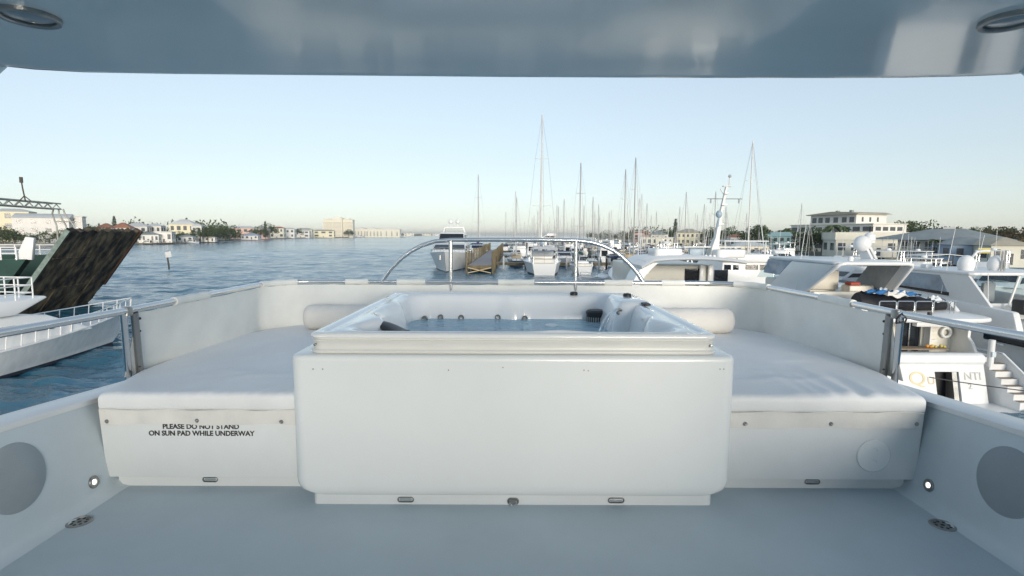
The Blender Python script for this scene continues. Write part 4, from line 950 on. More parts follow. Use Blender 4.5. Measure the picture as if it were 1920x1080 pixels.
MB().ball((15.75, 41.0, 8.15), 0.24, 10, 1.2).build('searchlight', 'boat_bluegrey', t); MB().tube([(15.7, 41.0, 7.2), (15.75, 41.0, 8.0)], 0.07, 6).build('light_bracket', 'boat_bluegrey', t)
for z, q in ((7.4, .5), (8.9, .4), (9.75, .35)): MB().box((15.85+(z-7)*0.16, 41.15, z), (q, .3, .12)).build('mast_platform', 'boat_white', t, bevel=.02)
MB().ball((16.62, 41.4, 11.05), 0.13, 8).build('mast_light', 'grey_canvas', t)
c0 = [(13.3, 35.6, 2.75), (15.0, 35.6, 3.25), (16.9, 35.6, 3.05), (18.0, 35.6, 2.6)]
m = MB(); m.loft([[(x, y+dy, z+dz) for dy, dz in ((0, -0.05), (1.5, 0.1), (3.0, -0.05), (3.0, -0.12), (1.5, 0.0), (0, -0.12))] for x, y, z in c0]); tag(m.build('tan_awning', 'tan_canvas', smooth=50), 'tan canvas awning just beyond the weather cloth at the right', 'awning')
whip(t, (13.6, 38, 4.8), (13.7, 38, 8.6)); whip(t, (11.6, 40, 5.5), (11.65, 40, 8.0), 0.03)

# ---------------- white cruiser with dark windows behind the awning
DX, DY = 21.0, 46.0
t = thing('cabin_cruiser', 'white cabin cruiser with row of dark windows behind the tan awning', 'boat', (DX, DY, 0))
e = hull_parts(t, 13, 5.4, 1.9, 2.5, ox=DX, oy=DY)
house(t, 'deckhouse', [(1.5, 1.8), (1.5, 4.2), (7.5, 4.2), (10, 2.4)], -2.4, 2.4, 'boat_white', 0.15, DX, DY)
for x0, x1 in ((-2.1, -1.5), (-1.3, -0.8), (-0.2, 0.9), (1.1, 1.9)): MB().bx(DX+x0, DX+x1, DY+1.46, DY+1.495, 3.5, 3.95).build('window', 'dark_glass', t)
house(t, 'flybridge', [(1.2, 4.2), (1.2, 4.9), (6, 4.9), (7, 4.2)], -2.2, 2.2, 'boat_white', 0.1, DX, DY)
m = MB(); m.bx(DX-2.2, DX+1.8, DY+1.5, DY+5, 6.0, 6.1); m.build('hardtop', 'boat_white', t, bevel=0.04)
for x in (-2.0, 1.6):
    for y in (1.7, 4.8): MB().tube([(DX+x, DY+y, 4.8), (DX+x, DY+y, 6.0)], 0.05, 6).build('hardtop_post', 'boat_white', t)

# ================================================================== MARINA, SHORES AND TREES
rnd = random.Random(11)
# ---- land
def land(name, pts, z, m_='land'):
    m = MB(); m.prism(pts, -1.5, z, 'xy'); return tag(m.build(name, m_, smooth=0), kind='structure')
land('right_shore_ground', [(118, 30), (112, 150), (104, 230), (86, 300), (98, 420), (134, 700), (225, 1500), (420, 2600), (3000, 2600), (3000, 30)], 1.1)
land('left_shore_ground', [(-262, 200), (-236, 270), (-229, 314), (-309, 660), (-366, 1000), (-530, 2500), (-725, 6000), (-4500, 6000), (-4500, 200)], 1.1)
def strip_wall(name, pts, label):
    m = MB()
    for a, b in zip(pts, pts[1:]): m.add([(a[0], a[1], -1), (b[0], b[1], -1), (b[0], b[1], 1.45), (a[0], a[1], 1.45), (a[0]-.6, a[1], -1), (b[0]-.6, b[1], -1), (b[0]-.6, b[1], 1.45), (a[0]-.6, a[1], 1.45)], [(0, 1, 2, 3), (4, 7, 6, 5), (3, 2, 6, 7), (0, 3, 7, 4), (1, 5, 6, 2)])
    tag(m.build(name, 'seawall', smooth=0), label, 'sea wall')
strip_wall('sea_wall', [(-261, 200), (-234.6, 270), (-227.6, 314), (-307, 660), (-364, 1000)], 'pale stone sea wall along the left shore houses')

# ---- trees
def leaves(mb, c, rad, n, s, mats, flat=1.0):
    for _ in range(n):
        while True:
            p = Vector((rnd.uniform(-1, 1), rnd.uniform(-1, 1), rnd.uniform(-1, 1)))
            if 0.25 < p.length < 1: break
        p = Vector((p.x*rad[0], p.y*rad[1], p.z*rad[2])) + Vector(c)
        q = Euler((rnd.uniform(-1.2, 1.2), rnd.uniform(-1.2, 1.2), rnd.uniform(0, 6.3))).to_matrix()
        k = s*rnd.uniform(0.6, 1.3)
        mb.add([p + q @ Vector(v) for v in ((-k, -k*.5, 0), (k*.2, -k*.6, .1*k), (k, k*.3, 0), (-k*.1, k*.6, -.1*k))], [(0, 1, 2, 3)], rnd.choice(mats))
def broad_tree(name, label, h=8.0, spread=4.0, clumps=26, per=42, mats=('leaf_a', 'leaf_b'), group=None, base=0.3, dome=False):
    t = thing(name, label, 'tree', group=group)
    m = MB(); m.tube([(0, 0, -0.3), (0.1, 0, h*base), (0.0, 0.1, h*0.62)], [0.035*h, 0.026*h, 0.012*h], 8)
    m2 = MB()
    for k in range(clumps):
        a = rnd.uniform(0, 6.28); r = spread*math.sqrt(rnd.random()); f = r/spread
        top = h*(1-0.42*f*f) if not dome else h*(1-0.25*f*f); z = rnd.uniform(max(h*(base+0.1), top*0.62), top)
        c = (r*math.cos(a), r*math.sin(a), z-0.08*h); rr = h*rnd.uniform(0.09, 0.16)
        leaves(m2, c, (rr*1.35, rr*1.35, rr*0.85), per, h*0.034, (0, 1) if z > top*0.8 else (0, 0, 1))
        if k % 3 == 0: m.tube([(0.05, 0, h*base*rnd.uniform(.8, 1.2)), (c[0]*.5, c[1]*.5, lerp(h*base, z, .6)), c], [0.014*h, 0.009*h, 0.003*h], 5)
    m.build('trunk', 'trunk', t, smooth=60); m2.build('crown', list(mats), t, smooth=0)
    return t
def palm(name, label, h=9.0, group=None):
    t = thing(name, label, 'palm', group=group)
    MB().tube([(0, 0, -.3), (0.12, 0, h*.3), (0.3, 0.05, h*.6), (0.42, 0.05, h*.86)], [0.2, 0.16, 0.13, 0.12], 7).build('trunk', 'trunk', t, smooth=60)
    m = MB()
    for k in range(22):
        a = rnd.uniform(0, 6.28); L = h*rnd.uniform(.26, .36); e = rnd.uniform(-0.2, 1.1); prev = None
        for i in range(7):
            f = i/6; r = L*f*math.cos(e*(1-f*.5)); z = h*.86 + L*(math.sin(e)*f - 0.75*f*f*1.1)
            p = Vector((0.42 + r*math.cos(a), .05+r*math.sin(a), z)); s = Vector((-math.sin(a), math.cos(a), 0))*(0.30*h/9*math.sin(math.pi*min(.97, f+.08))+.02)
            cur = (p-s-Vector((0, 0, s.length*.7)), p, p+s-Vector((0, 0, s.length*.7)))
            if prev: m.quad(prev[0], prev[1], cur[1], cur[0], rnd.choice((0, 1))); m.quad(prev[1], prev[2], cur[2], cur[1], rnd.choice((0, 1)))
            prev = cur
    m.build('crown', ['leaf_a', 'leaf_b'], t, smooth=0)
    return t
def conifer(name, label, h=12.0, group=None):
    t = thing(name, label, 'conifer', group=group)
    MB().tube([(0, 0, -.3), (0, 0, h*.97)], [0.22, 0.04], 7).build('trunk', 'trunk', t, smooth=60)
    m = MB()
    for k in range(15):
        z = h*(0.14+0.82*k/15); r = h*0.17*(1-(z/h))**0.8+0.1
        for j in range(9):
            a = 6.28*j/9+k; leaves(m, (r*.6*math.cos(a), r*.6*math.sin(a), z), (r*.5, r*.5, h*.02), 8, h*.022, (0, 0, 1))
    m.build('crown', ['leaf_pine', 'leaf_a'], t, smooth=0)
    return t
def put(t, u, D, z=1.1, s=1.0, rz=None, label=None, dx=0):
    t.location = ((u-960)/1000*D+dx, D, z); t.scale = (s, s, s); t.rotation_euler.z = rnd.uniform(0, 6.28) if rz is None else rz
    if label: t['label'] = label
    return t
def many(proto, spots, first=True, k=lambda D: 1.0):
    for i, q in enumerate(spots):
        q = (q[0], q[1], q[2]*k(q[1]), q[3])
        o = proto if i == 0 and first else copy_tree(proto)
        put(o, q[0], q[1], s=q[2], label=q[3])
g1 = 'trees along the shores'
bt = broad_tree('broad_tree', '', 8, 4.2, 34, 46, group=g1)
many(bt, [(165, 330, 1.0, 'dark tree between the white shore house and the red roofed house'), (185, 322, .8, 'smaller dark tree in front of the red roofed house'), (205, 318, .75, 'small dark tree before the right gable of the red roofed house'),
          (8, 262, 1.0, 'dark tree at the left edge below the yellow house'), (275, 360, .6, 'small round tree before the white waterfront house'),
          (1455, 240, .8, 'low tree left of the palms near the teal building'), (1340, 330, .9, 'tree left of the leaning yacht mast on the far right shore'), (1362, 300, 1.15, 'tree behind the leaning yacht mast on the right shore'),
          (1515, 175, .85, 'dark tree below the left end of the office block'), (1540, 170, .9, 'dark tree before the ground floor of the office block'), (1570, 175, .75, 'dark tree in front of the office block loggia'),
          (1250, 420, .9, 'tree beside the yellow hip roofed house, left'), (1325, 330, .8, 'tree beside the yellow hip roofed house, right'), (505, 690, 1.6, 'dark tree at the end of the left shore wood'),
          (560, 900, 1.3, 'tree among the far cream houses left of the tower block'), (655, 1290, 1.5, 'tree at the foot of the far tower block'), (248, 326, .62, 'small tree before the white roofed house right of the red roofs'), (262, 345, .6, 'small tree between the boathouse and the white roofed house'), (322, 362, .62, 'tree hiding the left corner of the yellow shore house'), (345, 378, .6, 'tree before the middle of the yellow shore house'),
          (378, 392, .85, 'tree right of the white wing of the yellow house'), (392, 400, .95, 'tree above the small jetty hut'), (408, 420, 1.05, 'tree at the left end of the shore wood'), (425, 470, 1.1, 'tree in the shore wood left of the pink houses'), (490, 560, 1.1, 'tree right of the blue roofed pavilion'), (30, 268, .7, 'dark tree below the left corner of the large cream house'), (55, 262, .62, 'dark tree below the middle of the large cream house'), (118, 275, .75, 'dark tree below the white side wing'), (142, 290, .8, 'dark tree right of the white side wing')], k=lambda D: 1.7 if D >= 315 else 1.3)
bt2 = broad_tree('broad_tree', 'round dark tree behind the white masts near the teal building', 9.5, 4.6, 46, 52, dome=True, base=0.15, group=g1); put(bt2, 1416, 175)
bt3 = broad_tree('spreading_tree', 'wide spreading tree above the grey roofed waterfront house', 11, 8.0, 40, 40, mats=('leaf_a', 'leaf_b'), base=0.35, dome=True, group=g1); put(bt3, 1712, 205, s=1.2)
bt4 = copy_tree(bt3); put(bt4, 1792, 200, s=.95, label='dark rounded tree right of the wide spreading tree')
bt5 = broad_tree('dry_tree', 'brownish half bare tree behind the warehouse roof', 9, 5.5, 34, 34, mats=('leaf_dry', 'leaf_a'), group=g1)
many(bt5, [(1835, 175, 1.0, 'brownish half bare tree behind the warehouse roof'), (1870, 180, 1.1, 'brownish tree right of the half bare tree'), (1905, 170, 1.15, 'brownish tree at the right edge of the photo'), (1850, 190, 1.2, 'greenish brown tree behind the two half bare trees')])
pm = palm('palm_tree', '', 9, 'palms on the shores')
many(pm, [(88, 285, .75, 'palm in front of the white shore house at the left'), (76, 288, .6, 'shorter palm beside the first palm at the white shore house'), (1462, 205, .95, 'palm left of the office block, nearest the teal building'), (1473, 210, 1.05, 'palm in the middle of the group left of the office block'),
          (1487, 200, .9, 'palm just left of the office block wall'), (1560, 172, 1.12, 'tall palm before the office block loggia'), (1578, 176, 1.08, 'palm before the lit wall of the office block'), (1545, 168, .85, 'shorter palm before the lower storey of the office block'),
          (1592, 160, .8, 'palm beside the flat roofed building'), (1748, 122, .6, 'small palm before the grey roofed waterfront house'), (440, 560, 1.1, 'palm on the left shore before the pink houses'), (470, 600, 1.2, 'palm above the blue roofed shore pavilion'), (620, 1250, 1.5, 'palm before the far tower block'), (1210, 380, .9, 'palm beyond the masts on the far right shore')])
cf = conifer('conifer', '', 12, 'conifers on the shores')
many(cf, [(219, 420, 1.1, 'slim conifer rising behind the red roofed house'), (354, 430, 1.05, 'slim conifer behind the yellow shore house'), (1264, 380, 1.0, 'slim conifer left of the yellow hip roofed house on the right shore'), (190, 400, .75, 'short conifer left of the slim conifer on the left shore'), (500, 640, 1.2, 'conifer before the far cream houses on the left shore')], k=lambda D: 1.55)
def belt(name, u0, u1, D0, D1, h, n, mats, seed, z=1.1):
    m = MB()
    for k in range(n):
        f = rnd.random(); u = lerp(u0, u1, f); D = lerp(D0, D1, f)*rnd.uniform(1, 1.06); hh = h*rnd.uniform(.45, 1.05)*(0.75+0.25*math.sin(f*23+seed))
        x = (u-960)/1000*D
        leaves(m, (x, D, z+hh*.55), (hh*.55, hh*.5, hh*.5), 34, max(hh*.07, D*.0011), (0, 0, 1, 1, 2))
    return tag(m.build(name, list(mats), smooth=0), kind='stuff')
lm = ('leaf_a', 'leaf_b', 'leaf_a'); ld = ('leaf_a', 'leaf_dry', 'leaf_b')
belt('shore_bushes', 0, 135, 268, 298, 8, 44, lm, 0)
belt('shore_bushes', 300, 405, 345, 420, 7, 50, lm, 11)
belt('shore_bushes', 130, 240, 300, 345, 4.5, 34, lm, 12)
belt('shore_bushes', 400, 620, 545, 1050, 8, 60, lm, 13)
belt('shore_wood', 365, 455, 430, 520, 18, 90, lm, 1)
belt('shore_wood', 225, 340, 440, 455, 20, 60, lm, 2)
belt('shore_bushes', 176, 262, 322, 334, 5, 30, lm, 14)
belt('shore_bushes', 455, 600, 640, 1040, 17, 60, lm, 3)
belt('shore_bushes', 600, 760, 1150, 2400, 15, 70, ld, 4)
belt('shore_bushes', 740, 850, 2400, 6200, 17, 50, ld, 5, 0)
belt('shore_wood', 1100, 1200, 1300, 500, 17, 90, ld, 6)
belt('shore_wood', 1175, 1270, 520, 400, 15, 60, ld, 7)
belt('shore_bushes', 1255, 1400, 400, 260, 5, 40, lm, 8)
belt('shore_wood', 1640, 1925, 235, 215, 10.5, 90, ld, 9)
belt('shore_bushes', 1440, 1600, 200, 170, 3.4, 40, lm, 10)

# ---- buildings
def building(name, label, u0, u1, vt, D, wallm, roofm, roof='hip', rh=2.0, floors=2, cols=4, depth=10, rz=0, z0=1.1, group=None, over=0.5, cat='house', winm='window', base=None):
    W = (u1-u0)/1000*D; zt = CZ + (440.5-vt)/1000*D; H = max(2.5, zt-z0-rh)
    t = thing(name, label, cat, group=group); hw, hd = W/2, depth/2
    MB().bx(-hw, hw, -hd, hd, -0.5, H).build('wall', wallm, t)
    m = MB(); o = over
    if roof == 'hip':
        k = min(hw, hd)*0.9
        m.add([(-hw-o, -hd-o, H), (hw+o, -hd-o, H), (hw+o, hd+o, H), (-hw-o, hd+o, H), (-hw+k, -hd+k, H+rh), (hw-k, -hd+k, H+rh), (hw-k, hd-k, H+rh), (-hw+k, hd-k, H+rh)], [(0, 1, 5, 4), (1, 2, 6, 5), (2, 3, 7, 6), (3, 0, 4, 7), (4, 5, 6, 7), (3, 2, 1, 0)])
    elif roof == 'gable':
        m.prism([(-hw-o, H), (hw+o, H), (0, H+rh)], -hd-o, hd+o, 'xz')
    elif roof == 'ridge':
        m.prism([(-hd-o, H), (hd+o, H), (0, H+rh)], -hw-o, hw+o, 'yz')
    else: m.bx(-hw-o, hw+o, -hd-o, hd+o, H, H+max(.25, rh))
    m.build('roof', roofm, t)
    fh = H/floors
    for f in range(floors):
        for c in range(cols):
            ww = W/cols*rnd.uniform(.38, .6); x = -hw + W*(c+.5)/cols
            if f == 0 and c == cols//2: MB().bx(x-.5, x+.5, -hd-.06, -hd-.01, 0.0, min(2.2, fh*.8)).build('door', 'window', t); continue
            MB().bx(x-ww/2, x+ww/2, -hd-.06, -hd-.012, f*fh+fh*.32, f*fh+fh*.8).build('window', winm, t)
        for c in range(2):
            y = -hd + depth*(c+.5)/2
            for s in (-1, 1): MB().bx(s*hw-.03 if s > 0 else -hw-.06, s*hw+.06 if s > 0 else -hw+.03, y-depth*.12, y+depth*.12, f*fh+fh*.32, f*fh+fh*.8).build('window', winm, t)
    t.location = (((u0+u1)/2-960)/1000*D, D+hd, z0); t.rotation_euler.z = rz
    return t
gl = 'houses on the left shore'; gr = 'buildings on the right shore'
building('shore_house', 'large cream white house with white roofs at the far left shore', 26, 108, 403, 300, 'wall_white', 'roof_white', 'ridge', 2.6, 3, 4, 16, R(28), group=gl)
building('shore_house', 'white side wing with flat roof beside the large cream white house', 112, 146, 408, 312, 'wall_white', 'roof_white', 'flat', .4, 3, 2, 10, R(28), group=gl)
building('shore_house', 'yellow house peeping over the large cream white house at the left edge', -20, 42, 394, 345, 'wall_yellow', 'roof_white', 'hip', 2, 3, 3, 14, R(25), group=gl)
building('shore_house', 'house with left red gable roof on the left shore', 180, 206, 421, 345, 'wall_white', 'roof_red', 'hip', 3, 2, 3, 10, R(20), group=gl)
building('shore_house', 'house with the wider red roof right of the left red gable', 208, 238, 419.5, 352, 'wall_white', 'roof_red', 'hip', 3.6, 2, 3, 12, R(20), group=gl)
building('shore_house', 'white roofed house just right of the red roofs', 232, 270, 420, 385, 'wall_white', 'roof_white', 'hip', 2.6, 2, 3, 12, R(20), group=gl)
building('shore_house', 'white house left of the yellow shore house', 270, 298, 421, 400, 'wall_white', 'roof_white', 'hip', 2, 2, 3, 12, R(18), group=gl)
building('boat_house', 'low white boathouse with grey openings at the waterline below the white houses', 258, 292, 438, 332, 'wall_white', 'roof_grey', 'hip', 1.4, 1, 5, 10, R(18), group=gl)
building('boat_house', 'low white boathouse with a wide dark opening nearer the yellow shore house', 292, 318, 436, 340, 'wall_white', 'roof_white', 'flat', .5, 1, 3, 9, R(18), group=gl)
building('shore_house', 'large yellow house with pale roof and chimneys on the left shore', 318, 360, 413, 395, 'wall_yellow', 'roof_white', 'hip', 3.8, 2, 4, 14, R(16), group=gl)
building('shore_house', 'white two storey wing at the right end of the yellow shore house', 359, 376, 421, 392, 'wall_white', 'roof_white', 'hip', 2, 2, 2, 10, R(16), group=gl)
building('boat_house', 'white low roofed boathouse on the water before the yellow shore house', 332, 358, 441.5, 372, 'wall_white', 'roof_grey', 'hip', 1.5, 1, 3, 9, R(16), group=gl)
building('boat_house', 'small white hut on the jetty right of the boathouses', 384, 402, 444, 400, 'wall_white', 'roof_white', 'gable', 1.1, 1, 2, 6, R(14), group=gl)
building('shore_pavilion', 'white pavilion with blue grey roof standing over the water', 452, 482, 438.5, 520, 'wall_white', 'wall_blue', 'hip', 2.4, 1, 4, 12, R(10), group=gl, z0=1.6)
building('shore_house', 'long pink house among trees on the left shore', 434, 476, 425.5, 640, 'wall_pink', 'roof_white', 'hip', 2.5, 2, 4, 14, R(10), group=gl)
building('shore_house', 'second pink house right of the long pink house', 474, 500, 427, 640, 'wall_pink', 'roof_white', 'hip', 2.5, 2, 3, 14, R(10), group=gl)
for i, (a, b, v, D, wm, rm, lab) in enumerate([(507, 532, 426, 760, 'wall_cream', 'roof_red', 'first cream house right of the shore conifer'), (528, 552, 428, 800, 'wall_white', 'roof_white', 'white house next to the first far cream house'), (548, 580, 431, 900, 'wall_white', 'roof_white', 'low white house at the far waterline left of the tower block'),
        (560, 585, 429, 930, 'wall_cream', 'roof_tan', 'tan roofed house left of the tower block'), (588, 626, 431.5, 1000, 'wall_yellow', 'roof_tan', 'yellow house directly before the tower block'),
        (700, 716, 436, 1700, 'wall_white', 'roof_white', 'tiny white house before the long cream building'), (758, 776, 436.5, 2300, 'wall_cream', 'roof_white', 'tiny cream house right of the long cream building'), (792, 808, 437.5, 3300, 'wall_cream', 'roof_tan', 'tiny cream house on the farthest left shore'), (812, 826, 437.7, 3600, 'wall_white', 'roof_white', 'tiny white house nearest the white bow on the far shore')]):
    building('shore_house', lab, a, b, v, D, wm, rm, 'hip', 2.5, 2, 3, 12, R(8), group=gl)
# far tower block: three stepped slabs with floors
t = thing('tower_block', 'far cream tower block with three stepped slabs above the water', 'apartment block', ((632-960)*1.3, 1300, 1))
for a, b, v in ((605, 626, 412.5), (625, 643, 410), (642, 661, 412.5)):
    X0, X1, zt = (a-960)*1.3, (b-960)*1.3, CZ+(440.5-v)*1.3
    w_ = MB().bx(X0, X1, 1300+(8 if a != 625 else 0), 1325, -1, zt).build('wall', 'wall_cream', t)
    for k in range(11):
        z = 4+k*3.1
        if z < zt-2: MB().bx(X0+1.5, X1-1.5, 1299.8+(8 if a != 625 else 0), 1299.95+(8 if a != 625 else 0), z, z+1.0).build('window', 'roof_tan', w_)
    MB().bx(X0+6, X1-6, 1306, 1320, zt, zt+2.2).build('roof_house', 'wall_cream', w_)
t = thing('waterfront_hotel', 'long cream waterfront building with three gables right of the tower block', 'apartment block', ((708-960)*1.55, 1550, 1))
for i, (a, b, v) in enumerate(((664, 688, 427), (686, 712, 427.5), (710, 750, 428))):
    X0, X1, zt = (a-960)*1.55, (b-960)*1.55, CZ+(440.5-v)*1.55-4
    w_ = MB().bx(X0, X1, 1550+i, 1575, -1, zt).build('wall', 'wall_cream', t)
    MB().prism([(X0-1, zt), (X1+1, zt), ((X0+X1)/2, zt+4.5)], 1549+i, 1576, 'xz').build('roof', 'roof_white', t)
    for f in range(4):
        for c in range(4):
            x = lerp(X0, X1, (c+.5)/4); MB().bx(x-1.8, x+1.8, 1549.7+i, 1549.95+i, 3+f*3.4, 4.8+f*3.4).build('window', 'window', w_)
# right shore
building('hip_house', 'yellow house with big tan hip roof beyond the yacht mast', 1272, 1320, 427, 330, 'wall_yellow', 'roof_tan', 'hip', 2.6, 2, 6, 14, R(-10), group=gr)
building('low_building', 'low cream building behind the masts left of the hip roofed house', 1205, 1262, 443, 300, 'wall_cream', 'roof_white', 'flat', .4, 1, 6, 10, R(-8), group=gr)
building('low_building', 'reddish roofed building in the wood beyond the masts', 1190, 1222, 431, 430, 'wall_pink', 'roof_red', 'hip', 2, 1, 4, 12, R(-8), group=gr)
building('shed', 'dark roofed shed among the trees right of the reddish roof', 1222, 1252, 431, 400, 'wall_cream', 'roof_grey', 'hip', 3, 1, 4, 12, R(-8), group=gr)
building('shed', 'white low shed before the round dark tree', 1372, 1395, 437, 215, 'wall_white', 'roof_red', 'hip', 1.2, 1, 3, 8, R(-12), group=gr)
building('teal_building', 'pale teal building between the round tree and the palms', 1432, 1485, 432.5, 195, 'wall_teal', 'wall_teal', 'ridge', 1.6, 2, 5, 9, R(-15), group=gr)
building('white_tent', 'low white roof canopy at the feet of the white masts', 1385, 1445, 449, 150, 'wall_cream', 'roof_white', 'hip', 1.5, 1, 4, 9, R(-12), group=gr)
# office block
t = thing('office_block', 'four storey cream office block with lit end wall above the marina', 'office building')
Z0 = 0
MB().bx(-15, 15, -6, 7, -1, 9.6).build('lower_storeys', 'wall_white', t)
MB().bx(-7.5, 9, -5.5, 6.5, 9.6, 13.2).build('upper_storeys', 'wall_white', t)
MB().prism([(-8.6, 13.2), (10.2, 13.2), (10.2, 13.4), (8, 14.0), (1, 14.4), (-8.6, 13.5)], -6.4, 7.2, 'xz').build('roof', 'roof_tan', t)
MB().bx(-15.3, 15.3, -6.3, 7.3, 9.6, 9.9).build('parapet', 'wall_cream', t)
for z in (3.2, 6.2): MB().bx(-15.1, 15.1, -6.6, -6.0, z, z+.9).build('balcony', 'wall_cream', t)
for z in (1.0, 4.2, 7.3):
    for k in range(9):
        x = -13.4+3.3*k; MB().bx(x-1.15, x+1.15, -6.06, -6.01, z, z+1.5).build('window', 'window', t)
for k, x in enumerate((-6, -3.6, -1, 2, 5, 7.6)): MB().bx(x-.8, x+.8, -5.57, -5.51, 10.4, 12.3).build('window', 'window', t)
for z in (1.2, 4.4, 7.4):
    for y in (-4, -1.2, 1.6, 4.4): MB().bx(15.01, 15.06, y-1.0, y+1.0, z, z+1.3).build('window', 'window', t)
for y in (-3, 0, 3): MB().bx(9.01, 9.06, y-.35, y+.35, 10.6, 12.2).build('window', 'window', t)
for x in (-2, 3): MB().bx(x-.4, x+.4, -1, 0, 14.2, 15.0).build('roof_vent', 'roof_grey', t)
t.location = ((1577-960)*.2, 200, 1.1); t.rotation_euler.z = R(-72); t.scale = (1.15, 1.2, 1.0); t['group'] = gr
building('flat_building', 'flat roofed cream building in front of the office block', 1582, 1706, 432.5, 152, 'wall_cream', 'wall_cream', 'flat', 2.2, 1, 6, 12, R(-14), group=gr, over=.3)
# waterfront restaurant with big grey hip roof and veranda
t = thing('waterfront_house', 'waterfront house with broad grey hip roof and long veranda', 'restaurant')
MB().bx(-8, 11, -4, 6, -1, 5.0).build('wall', 'wall_white', t)
m = MB(); m.add([(-14, -7, 4.7), (13, -7, 4.7), (13, 8, 4.7), (-14, 8, 4.7), (-2, -.5, 7.3), (4, -.5, 7.3), (4, 1, 7.3), (-2, 1, 7.3)], [(0, 1, 5, 4), (1, 2, 6, 5), (2, 3, 7, 6), (3, 0, 4, 7), (4, 5, 6, 7), (3, 2, 1, 0)]); m.build('roof', 'roof_grey', t)
MB().bx(-13, 12, -6.4, -4.01, 2.0, 2.2).build('veranda', 'wall_cream', t)
for k in range(12): MB().bx(-13+2.25*k, -12.85+2.25*k, -6.4, -6.25, -1, 4.7).build('post', 'wall_white', t)
MB().bx(-13, 12, -6.42, -6.36, 2.9, 3.05).build('veranda_rail', 'wall_white', t)
for k in range(8): MB().bx(-7+2.2*k, -5.8+2.2*k, -4.06, -4.01, 2.6, 4.2).build('window', 'window', t)
MB().bx(0, 2.2, -.2, .8, 7.3, 7.7).build('roof_cap', 'roof_white', t)
t.location = ((1782-960)*.125, 128, 1.1); t.rotation_euler.z = R(-46); t['group'] = gr
building('warehouse', 'blue grey warehouse with a dark opening right of the broad grey roof', 1812, 1888, 441, 112, 'wall_blue', 'roof_grey', 'hip', 1.6, 1, 3, 12, R(-20), group=gr)
building('garage', 'cream garage with dark door at the right edge', 1886, 1945, 441, 104, 'wall_cream', 'roof_tan', 'hip', 1.6, 1, 3, 12, R(-20), group=gr)
p = onY(1845, 470, 98)
t = thing('sign_board', 'yellow board standing before the blue grey warehouse', 'sign', p); m = MB(); m.box(p, (2.3, .12, 1.0)); m.build('board', 'sign_yellow', t, bevel=.03)
for s in (-.9, .9): MB().tube([p+Vector((s, .1, -.4)), p+Vector((s, .1, -3.2))], .06, 6).build('post', 'pile_dark', t)
# low boat shelter roof before the restaurant
t = thing('boat_shelter', 'long thin white shelter roof on posts before the veranda', 'shelter', ((1755-960)*.095, 95, 0))
c = Vector(((1755-960)*.095, 95, 0)); m = MB(); m.prism([(-4.2, 3.2), (0, 3.55), (4.3, 3.15), (4.3, 3.05), (0, 3.43), (-4.2, 3.1)], c.y-2.5, c.y+2.5, 'xz'); m.v = [(v[0]+c.x, v[1], v[2]) for v in m.v]; m.build('roof', 'roof_white', t)
for x in (-3.8, -1.3, 1.3, 3.9):
    for y in (-2, 2): MB().tube([(c.x+x, c.y+y, -1), (c.x+x, c.y+y, 3.2)], .07, 6).build('post', 'pile_dark', t)

# ---- docks
def dock(label, x0, x1, y0, y1, z=1.25, pz=2.3, step=4.5, wood='dock_wood', deckm='dock_deck', pilem='pile_dark', group='marina docks', brace=False):
    t = thing('dock', label, 'dock', ((x0+x1)/2, y0, 0), group)
    m = MB(); m.bx(x0, x1, y0, y1, z-.06, z); m.build('deck', deckm, t)
    m = MB(); m.bx(x0-.02, x1+.02, y0-.14, y0-.01, z-.55, z+.03); m.bx(x0-.15, x0-.01, y0, y1, z-.45, z+.02); m.bx(x1+.01, x1+.15, y0, y1, z-.45, z+.02); m.build('fascia', wood, t)
    along = (y1-y0) > (x1-x0); n = int(max(x1-x0, y1-y0)/step)
    for k in range(n+1):
        for s in (0, 1):
            if along: px, py = (x0-.28, x1+.28)[s], min(y1, y0+.2+k*step)
            else: px, py = min(x1, x0+.2+k*step), (y0-.28, y1+.28)[s]
            MB().tube([(px, py, -1), (px, py, pz+rnd.uniform(-.15, .2))], .17, 7).build('pile', pilem, t)
    if brace:
        m = MB(); m.tube([(x0, y0-.2, 1.0), (x1, y0-.2, 0.1)], .09, 5); m.tube([(x0, y0-.24, 0.1), (x1, y0-.24, 1.0)], .09, 5); m.build('cross_brace', 'tan_canvas', t)
    return t
dock('wooden dock with tall piles and a cross braced end beside the white bow', -7.5, -3.6, 90.5, 190, 1.35, 3.7, 6.2, pilem='dock_wood', brace=True)
rows = [(106, -3.5, 62), (142, -3.5, 75), (186, -3.5, 84), (240, -3.5, 80), (310, -3.5, 66), (400, -3.5, 66)]
nm = ['nearest', 'second', 'third', 'fourth', 'fifth', 'farthest']
for (Y, x0, x1), w_ in zip(rows, nm):
    dock('narrow grey cross dock, %s row of the marina' % w_, x0, x1, Y, Y+2.2, 1.1, 2.1, 6.0, deckm='dock_deck')
